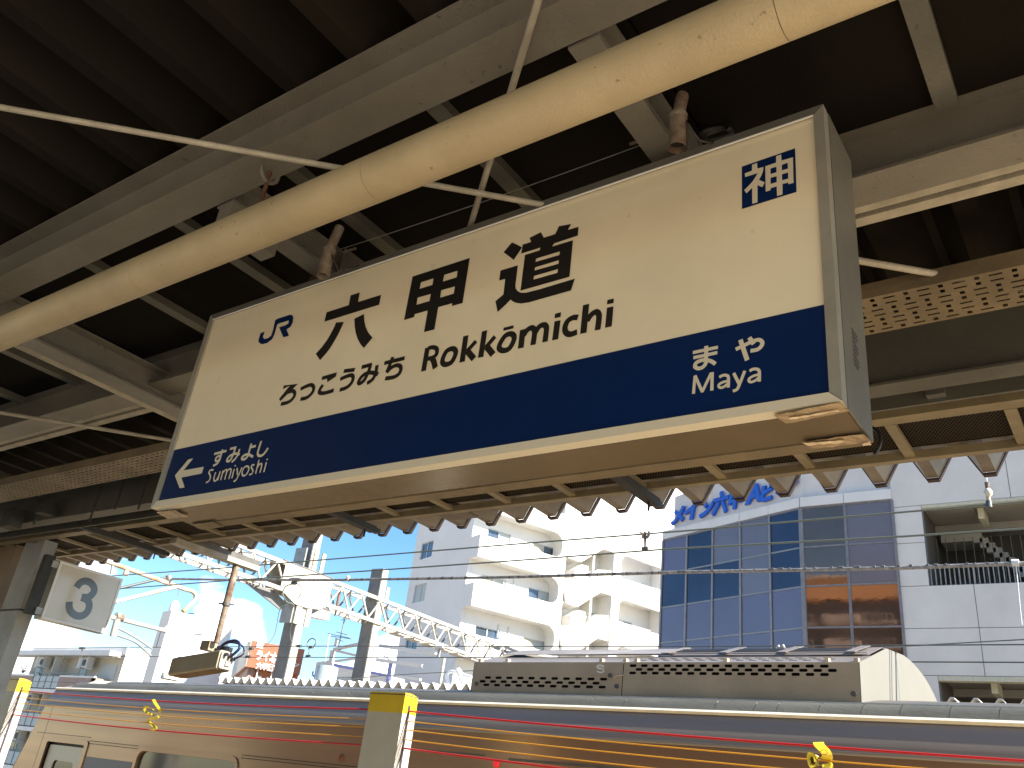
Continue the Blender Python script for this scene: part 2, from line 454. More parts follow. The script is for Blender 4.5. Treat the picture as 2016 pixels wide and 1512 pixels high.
# rafter that runs down to the eave on the left, with its lighter lower chord
p0 = atY(0, 938, 2.75); p1 = atY(228, 1020, 3.75)
B().beam(p0, p1, .06, .075).build('eave_rafter', 'steel_paint_dark', canopy)
# diagonal brace rods
rods = [((0, 211), (692, 334), 3.13), ((862, 367), (1075, 404), 3.13), ((1062, -6), (1000, 195), 3.14), ((968, 330), (924, 452), 3.14), ((0, 812), (345, 866), 3.18), ((1690, 513), (1880, 546), 3.17)]
A1 = atZ(0, 211, 3.13); A2 = atZ(1075, 404, 3.13)
B().tube([A1 + (A1-A2)*.3, A2], .0092, 10).build('brace_rod', 'rod_cream', canopy)
A1 = atZ(1062, -6, 3.17); A2 = atZ(924, 452, 3.17)
B().tube([A1 + (A1-A2)*.3, A2 + (A2-A1)*.1], .0092, 10).build('brace_rod', 'rod_cream', canopy)
A1 = atZ(0, 812, 3.17); A2 = atZ(345, 868, 3.17)
B().tube([A1 + (A1-A2)*.3, A2], .0105, 10).build('brace_rod', 'rod_cream', canopy)
A1 = atZ(1690, 513, 3.17); A2 = atZ(1880, 546, 3.17)
B().tube([A1 - (A2-A1)*.5, A2 + (A2-A1)*1.2], .0115, 10).build('brace_rod', 'rod_cream', canopy)
# eave underside: rails, cross bars and expanded mesh panels
EI, EO, EZ = 3.83, 4.25, 3.305
B().box(XA, XB, EI-.06, EI, EZ, EZ+.035).box(XA, XB, EI-.09, EI-.06, EZ-.005, EZ+.115).build('eave_rail', 'rail_cream', canopy)
B().box(XA, XB, EO-.022, EO+.022, EZ-.012, EZ+.03).build('eave_rail', 'rail_cream', canopy)
barX = []
k = 0
xb0 = -.248*1.755
while True:
    x = xb0 + .5536*2 - k*.4843*1.0
    if x < XA: break
    barX.append(x); k += 1
for x in barX:
    boxo('cross_bar', 'rail_cream', canopy, x-.024, x+.024, EI, EO-.022, EZ-.002, EZ+.02)
def mesh_panel(xa, xb):
    mb = B(); ya, yb = EI+.01, EO-.075; z = EZ+.03; st = .0165; wd = .0013
    n = int((xb-xa)/st)
    for s_ in (1, -1):
        k = -60
        while k*st*1.0 < (xb-xa):
            # strand  x = x0 + s*(y-ya)*.55
            x0 = xa + k*st if s_ > 0 else xb - k*st
            pts = []
            y0_, y1_ = ya, yb
            xs0 = x0; xs1 = x0 + s_*(yb-ya)*.55
            lo, hi = xa, xb
            def cut(xs0, xs1):
                t0, t1 = 0, 1
                dx = xs1-xs0
                for lim, sg in ((lo, 1), (hi, -1)):
                    a0 = sg*(xs0-lim); a1 = sg*(xs1-lim)
                    if a0 < 0 and a1 < 0: return None
                    if a0 < 0: t0 = max(t0, a0/(a0-a1))
                    elif a1 < 0: t1 = min(t1, a0/(a0-a1))
                return (t0, t1) if t1 > t0 else None
            c = cut(xs0, xs1)
            if c:
                a = (xs0+(xs1-xs0)*c[0], ya+(yb-ya)*c[0]); b = (xs0+(xs1-xs0)*c[1], ya+(yb-ya)*c[1])
                zz = z + (.0012 if s_ > 0 else 0)
                mb.add([(a[0]-wd, a[1], zz), (a[0]+wd, a[1], zz), (b[0]+wd, b[1], zz), (b[0]-wd, b[1], zz)], [(0,1,2,3)])
            k += 1
    return mb
me_ref = None
for i in range(len(barX)-1):
    xa, xb = barX[i+1]+.024, barX[i]-.024
    if me_ref is None:
        o = mesh_panel(xa, xb).build('mesh_panel', 'mesh_wire', canopy, fix=False); me_ref = (o, xa)
    else:
        o = me_ref[0].copy(); COL.objects.link(o); o.location = (xa-me_ref[1], 0, 0)
# dark sheet standing in for the shade behind the mesh
boxo('mesh_shade', 'roof_dark', canopy, XA, XB, EI, EO-.03, EZ+.044, EZ+.050)
# flat wooden board by the eave edge
pa = atZ(905, 1013, 3.33); 
boxo('eave_board', 'frame_cream', canopy, pa.x-.14, pa.x+.12, 4.27, 4.45, 3.315, 3.33)
# vertical hanger rods in front of the fascia
for (x0, y0, x1, y1) in ((203, 940, 176, 1026), (250, 930, 226, 1003), (297, 920, 272, 1003), (85, 982, 66, 1033), (135, 842, 98, 915), (228, 858, 218, 890), (44, 811, 10, 920)):
    a = atY(x0, y0, 3.0); b = atY(x1, y1, 3.0)
    B().tube([(b.x, 3.0, b.z), (b.x, 3.0, a.z)], .008, 6).build('hanger_rod', 'dark_grey', canopy)
# small speaker boxes and bits on the fascia
for (px, py, sx, sz) in ((28, 1022, .16, .15), (95, 1000, .11, .11)):
    a = atY(px, py, 3.0)
    boxo('junction_box', 'dark_grey', canopy, a.x-sx/2, a.x+sx/2, 2.94, 3.04, a.z-sz/2, a.z+sz/2)
a = atY(1840, 768, 3.40); boxo('junction_box', 'mid_grey', canopy, a.x-.035, a.x+.035, 3.40, 3.44, a.z-.018, a.z+.018)

# perforated cable tray
tray = thing('cable_tray', 'perforated brown cable tray with slotted base running behind the name sign', 'cable tray', (0, 2.6, 3.1))
TZ, TY0, TY1 = 3.13, 2.47, 2.69
def cell(x0, x1, y0, y1, sx0, sx1, sy0, sy1, mb):
    mb.prism([[(x0, y0), (x1, y0), (x1, y1), (x0, y1)], [(sx0, sy0), (sx1, sy0), (sx1, sy1), (sx0, sy1)]], lambda u, v, d: Vector((u, v, TZ+d)), 0, .002)
def tray_piece(xa, xb):
    mb = B(); nx = round((xb-xa)/.05); cw = (xb-xa)/nx; ny = 7; ch = (TY1-TY0)/ny
    for i in range(nx):
        for j in range(ny):
            x0, x1 = xa+i*cw, xa+(i+1)*cw; y0, y1 = TY0+j*ch, TY0+(j+1)*ch
            if (i + (j//2)) % 2 == 0: cell(x0, x1, y0, y1, x0+cw*.14, x1-cw*.14, y0+ch*.36, y1-ch*.36, mb)
            else: cell(x0, x1, y0, y1, x0+cw*.36, x1-cw*.36, y0+ch*.22, y1-ch*.22, mb)
    return mb
for (xa, xb) in ((-9.0, -6.0), (-6.0, -3.0), (-3.0, 0.0), (0.0, 1.5)):
    mb = tray_piece(xa, xb)
    mb.box(xa, xb, TY0-.004, TY0, TZ-.0, TZ+.055).box(xa, xb, TY1, TY1+.004, TZ, TZ+.055)
    mb.build('tray_section', 'cream_tray' if 'cream_tray' in M else 'frame_cream', tray, fix=False)
for (px, py, n_) in ((1800, 560, 0), (180, 915, 0)):
    a = atY(px, py, 2.6)
B().tube([(-9, 2.56, TZ+.02), (1.5, 2.56, TZ+.02)], .012, 6).build('cable', 'dark_grey', tray)
B().tube([(-9, 2.61, TZ+.018), (1.5, 2.61, TZ+.018)], .009, 6).build('cable', 'mid_grey', tray)

# ------------------------------------------------------------------ drain pipe
pipe = thing('drain_pipe', 'thick cream painted round drain pipe slung along the canopy above the sign', 'pipe', (0, 1.158, 2.95))
PY, PZ, PR = 1.163, 2.987, .0625
xs = [3.0]
for (px, py) in ((1535, 55), (728, 358), (270, 550)):
    xs.append(atY(px, py, PY-.02).x)
xs.append(-9.0)
for i in range(len(xs)-1):
    B().tube([(xs[i]-.0008, PY, PZ), (xs[i+1]+.0008, PY, PZ)], PR, 32).build('pipe_section', 'cream_pipe', pipe)
    if 0 < i < len(xs)-1: pass
for x in xs[1:-1]:
    B().tube([(x-.003, PY, PZ), (x+.003, PY, PZ)], PR-.0015, 32).build('pipe_joint', 'rust', pipe)
a = atY(512, 404, PY); 
B().tube([(a.x, PY, PZ+PR-.005), (a.x, PY, 3.30)], .0065, 8).build('hanger_rod', 'rust', pipe)
cl = B(); cl.tube(catmull([(a.x, PY-.028, 3.235), (a.x, PY-.03, 3.19), (a.x, PY+.0, 3.165), (a.x, PY+.03, 3.19), (a.x, PY+.028, 3.235)]), .0065, 8)
cl.build('hanger_hook', 'steel_paint', pipe)

# ------------------------------------------------------------------ column, brown wall pillar
column = thing('canopy_column', 'grey painted box column holding the platform number sign, left edge', 'column', (-8.8, 4.2, 0))
CX0, CX1 = -8.72, -8.36
B().box(CX0, CX1, 3.87, 4.00, 0, 3.33).build('shaft', 'column_grey', column)
B().box(CX0-.012, CX1+.012, 3.858, 4.012, 2.66, 2.675).build('band', 'dark_grey', column)
pillar = thing('wall_pillar', 'brown plastered pillar at the far left edge behind the grey column', 'pillar', (-9.9, 4.3, 0))
B().box(-9.9, -8.95, 3.9, 4.1, 0, 3.33).build('shaft', 'column_brown', pillar)

# ------------------------------------------------------------------ number three plate
XS3 = -8.0
plate = thing('platform_number_sign', 'square lightbox sign with grey numeral 3 bracketed to the grey column', 'sign', (XS3, 4.5, 2.7))
c_tl, c_tr, c_bl, c_br = [atX(px, py, XS3) for px, py in ((119.8, 1103.4), (241.3, 1140.7), (80.7, 1215.3), (207.5, 1250))]
y0, y1 = (c_tl.y+c_bl.y)/2, (c_tr.y+c_br.y)/2; z1_, z0_ = (c_tl.z+c_tr.z)/2, (c_bl.z+c_br.z)/2
fr = .022; DP = .13
B().box(XS3-DP, XS3-.006, y0, y1, z0_, z1_).build('case', 'alu', plate)
B().box(XS3-.006, XS3+.004, y0, y1, z1_-fr, z1_).box(XS3-.006, XS3+.004, y0, y1, z0_, z0_+fr).box(XS3-.006, XS3+.004, y0, y0+fr, z0_+fr, z1_-fr).box(XS3-.006, XS3+.004, y1-fr, y1, z0_+fr, z1_-fr).build('frame', 'paint_white', plate)
B().box(XS3-.006, XS3-.002, y0+fr, y1-fr, z0_+fr, z1_-fr).build('face_panel', 'plate_face', plate)
def m3(u, v, d): return Vector((XS3-.0015+d, u, v))
def p3(x, y):
    q = atX(x/5.76, 1040+y/5.76, XS3-.0015); return (q.y, q.z)
w3 = abs(p3(1000, 800)[0]-p3(1078, 800)[0])*1.02
mb = B()
ribbon(mb, catmull([p3(*q) for q in ((868, 672), (905, 622), (965, 598), (1030, 622), (1068, 680), (1055, 735), (1005, 780), (925, 783))]), w3, m3, 0)
ribbon(mb, catmull([p3(*q) for q in ((925, 783), (990, 812), (1012, 875), (990, 945), (935, 990), (870, 992), (812, 955), (785, 895), (786, 833))]), w3, m3, .0004)
mb.build('numeral', 'plate_digit', plate)
B().box(XS3-.10, XS3-.03, y0-.12, y0-.035, z0_+.02, z1_+.03).build('side_channel', 'dark_grey', plate)
for zz in (z0_+.06, z1_-.04): B().box(XS3-.12, XS3-.01, y0-.06, y0, zz-.03, zz+.03).build('bracket', 'galv', plate)

# ------------------------------------------------------------------ hanging grey tubes under the eave
def tube_lamp(label, x, ya, yb, z):
    t = thing('lighting_duct', label, 'lighting duct', (x, (ya+yb)/2, z), 0, 'dark grey ducts hung across the eave')
    B().box(x-.032, x+.032, ya, yb, z-.022, z+.022).build('duct', 'dark_grey', t)
    B().box(x-.024, x+.024, yb, yb+.05, z-.016, z+.016).build('end_cap', 'black_plastic', t)
    B().tube([(x, yb-.08, z+.02), (x, yb-.08, z-.075)], .007, 6).build('bolt', 'black_plastic', t)
    B().tube([(x, ya+.05, z), (x, ya+.05, z+.22)], .006, 6).build('hanger_rod', 'dark_grey', t)
    return t
for i, (a_, b_, lab) in enumerate((((655, 1012), (735, 1043), 'grey duct hung across the eave below the middle of the name sign'),
                     ((1202, 932), (1290, 990), 'grey duct hung across the eave nearest the office building sign'),
                     ((160, 1034), (322, 1089), 'long grey duct hung across the eave left of the name sign'),
                     ((-60, 1082), (46, 1117), 'grey duct hung across the eave above the number sign, cut by the left edge'))):
    z = 3.235
    pa, pb = atZ(*a_, z), atZ(*b_, z)
    if i < 2: ya = 3.70
    else: ya = pa.y
    tube_lamp(lab, pb.x, ya, pb.y, z)

# ------------------------------------------------------------------ security camera on its pole
cctv = thing('security_camera', 'beige box security camera on a hanging brown pole, lens away from us', 'camera', (-6.63, 4.8, 2.5))
a0, a1 = atX(338, 1074, -6.64), atX(508, 1104, -6.64)
B().box(-6.69, -6.59, a0.y, a1.y, 3.245, 3.29).build('mount_channel', 'rod_cream', cctv)
B().box(-6.68, -6.60, a0.y, a1.y, 3.29, 3.34).build('mount_base', 'mid_grey', cctv)
B().tube([(-6.64, 4.8, 3.25), (-6.64, 4.8, 2.88)], .031, 16).tube([(-6.64, 4.8, 2.88), (-6.64, 4.8, 2.55)], .026, 16).build('pole', 'cctv_pole' if 'cctv_pole' in M else 'rusty_paint', cctv)
B().tube([(-6.64, 4.8, 2.905), (-6.64, 4.8, 2.875)], .036, 16).tube([(-6.70, 4.76, 2.89), (-6.58, 4.84, 2.89)], .007, 6).build('clamp', 'mid_grey', cctv)
B().box(-6.80, -6.68, 4.76, 4.85, 2.485, 2.565).build('bracket', 'cctv_body', cctv)
def house(p, x0, x1, yc, zc, w, h, r=.02):
    pr = []
    for sx, sy, a0_ in ((1, 1, 0), (-1, 1, 90), (-1, -1, 180), (1, -1, 270)):
        for k in range(4):
            a = R(a0_+k*30); pr.append((sx*(w/2-r)+math.cos(a)*r, sy*(h/2-r)+math.sin(a)*r))
    return p.prism([pr], lambda u, v, d: Vector((d, yc+u, zc+v - (x1-d)*.11)), x0, x1)
house(B(), -7.12, -6.47, 4.815, 2.405, .165, .155).build('housing', 'cctv_body', cctv)
house(B(), -7.06, -6.472, 4.815, 2.335, .13, .03, .008).build('housing_base', 'frame_cream', cctv)
house(B(), -6.468, -6.452, 4.815, 2.405, .135, .14, .02).build('back_plate', 'cctv_back', cctv)
for dy, dzz in ((-.035, .045), (.01, .035), (.045, .02)):
    B().tube([(-6.455, 4.815+dy, 2.405+dzz), (-6.42, 4.815+dy, 2.405+dzz)], .016, 12).build('connector', 'black_plastic', cctv)
B().box(-6.452, -6.44, 4.80, 4.85, 2.36, 2.40).build('latch', 'galv', cctv)
B().tube(catmull([(-6.42, 4.826, 2.445), (-6.37, 4.85, 2.52), (-6.45, 4.86, 2.58), (-6.56, 4.84, 2.56), (-6.62, 4.82, 2.50)]), .013, 8).build('cable', 'cable_blue', cctv)
B().tube(catmull([(-6.42, 4.86, 2.425), (-6.35, 4.89, 2.48), (-6.42, 4.90, 2.55), (-6.55, 4.86, 2.565), (-6.62, 4.83, 2.51)]), .007, 8).build('cable', 'cable_blue', cctv)
B().box(-6.66, -6.55, 4.83, 4.92, 2.49, 2.53).build('cable_gland', 'black_plastic', cctv)

# ------------------------------------------------------------------ the hanging station name sign
YS, SX, SZ = 1.6, -2.7728, 2.3476
SW, SH, SD = 2.364, 0.793, 0.222
sign = thing('station_name_sign', 'large hanging lightbox station name sign, cream over blue, reading Rokkomichi', 'sign', (SX+SW/2, YS+.1, SZ))
def ms(u, v, d=0): return Vector((SX+u/1000, YS-d, SZ+v/1000))
B().box(SX+.004, SX+SW-.004, YS+.012, YS+SD-.002, SZ+.004, SZ+SH-.002).build('case', 'alu_dark', sign)
FB, FT, FL, FR = .0235, .024, .026, .0245
def frame_bar(pts, name='frame_bar', m='alu'):
    mb = B(); mb.prism([pts], lambda u, v, d: Vector((SX+u, YS+d, SZ+v)), -.006, .03); return mb.build(name, m, sign)
W_, H_ = SW, SH
frame_bar([(0, 0), (W_, 0), (W_-FR-.001, FB), (FL+.001, FB)], m='sign_type')
frame_bar([(0, H_), (FL+.001, H_-FT), (W_-FR-.001, H_-FT), (W_, H_)], m='alu_dark')
frame_bar([(0, .0015), (FL, FB+.001), (FL, H_-FT-.001), (0, H_-.0015)], m='alu')
frame_bar([(W_, .0015), (W_, H_-.0015), (W_-FR, H_-FT-.001), (W_-FR, FB+.001)], m='alu')
B().box(SX+SW-.0035, SX+SW+.0015, YS+.031, YS+SD, SZ+.001, SZ+SH).build('side_panel', 'alu_dark', sign)
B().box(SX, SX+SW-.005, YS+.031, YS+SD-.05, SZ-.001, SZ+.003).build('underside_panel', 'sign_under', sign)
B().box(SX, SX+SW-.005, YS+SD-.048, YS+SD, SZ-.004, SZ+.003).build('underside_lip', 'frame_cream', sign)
B().box(SX+FL-.001, SX+SW-FR+.001, YS+.002, YS+.008, SZ+FB-.001, SZ+SH-FT+.001).build('face_panel', 'sign_white', sign)
B().box(SX+FL, SX+SW-FR, YS-.0085, YS-.004, SZ+SH-FT-.004, SZ+SH-FT-.001).build('top_bead', 'paint_white', sign)
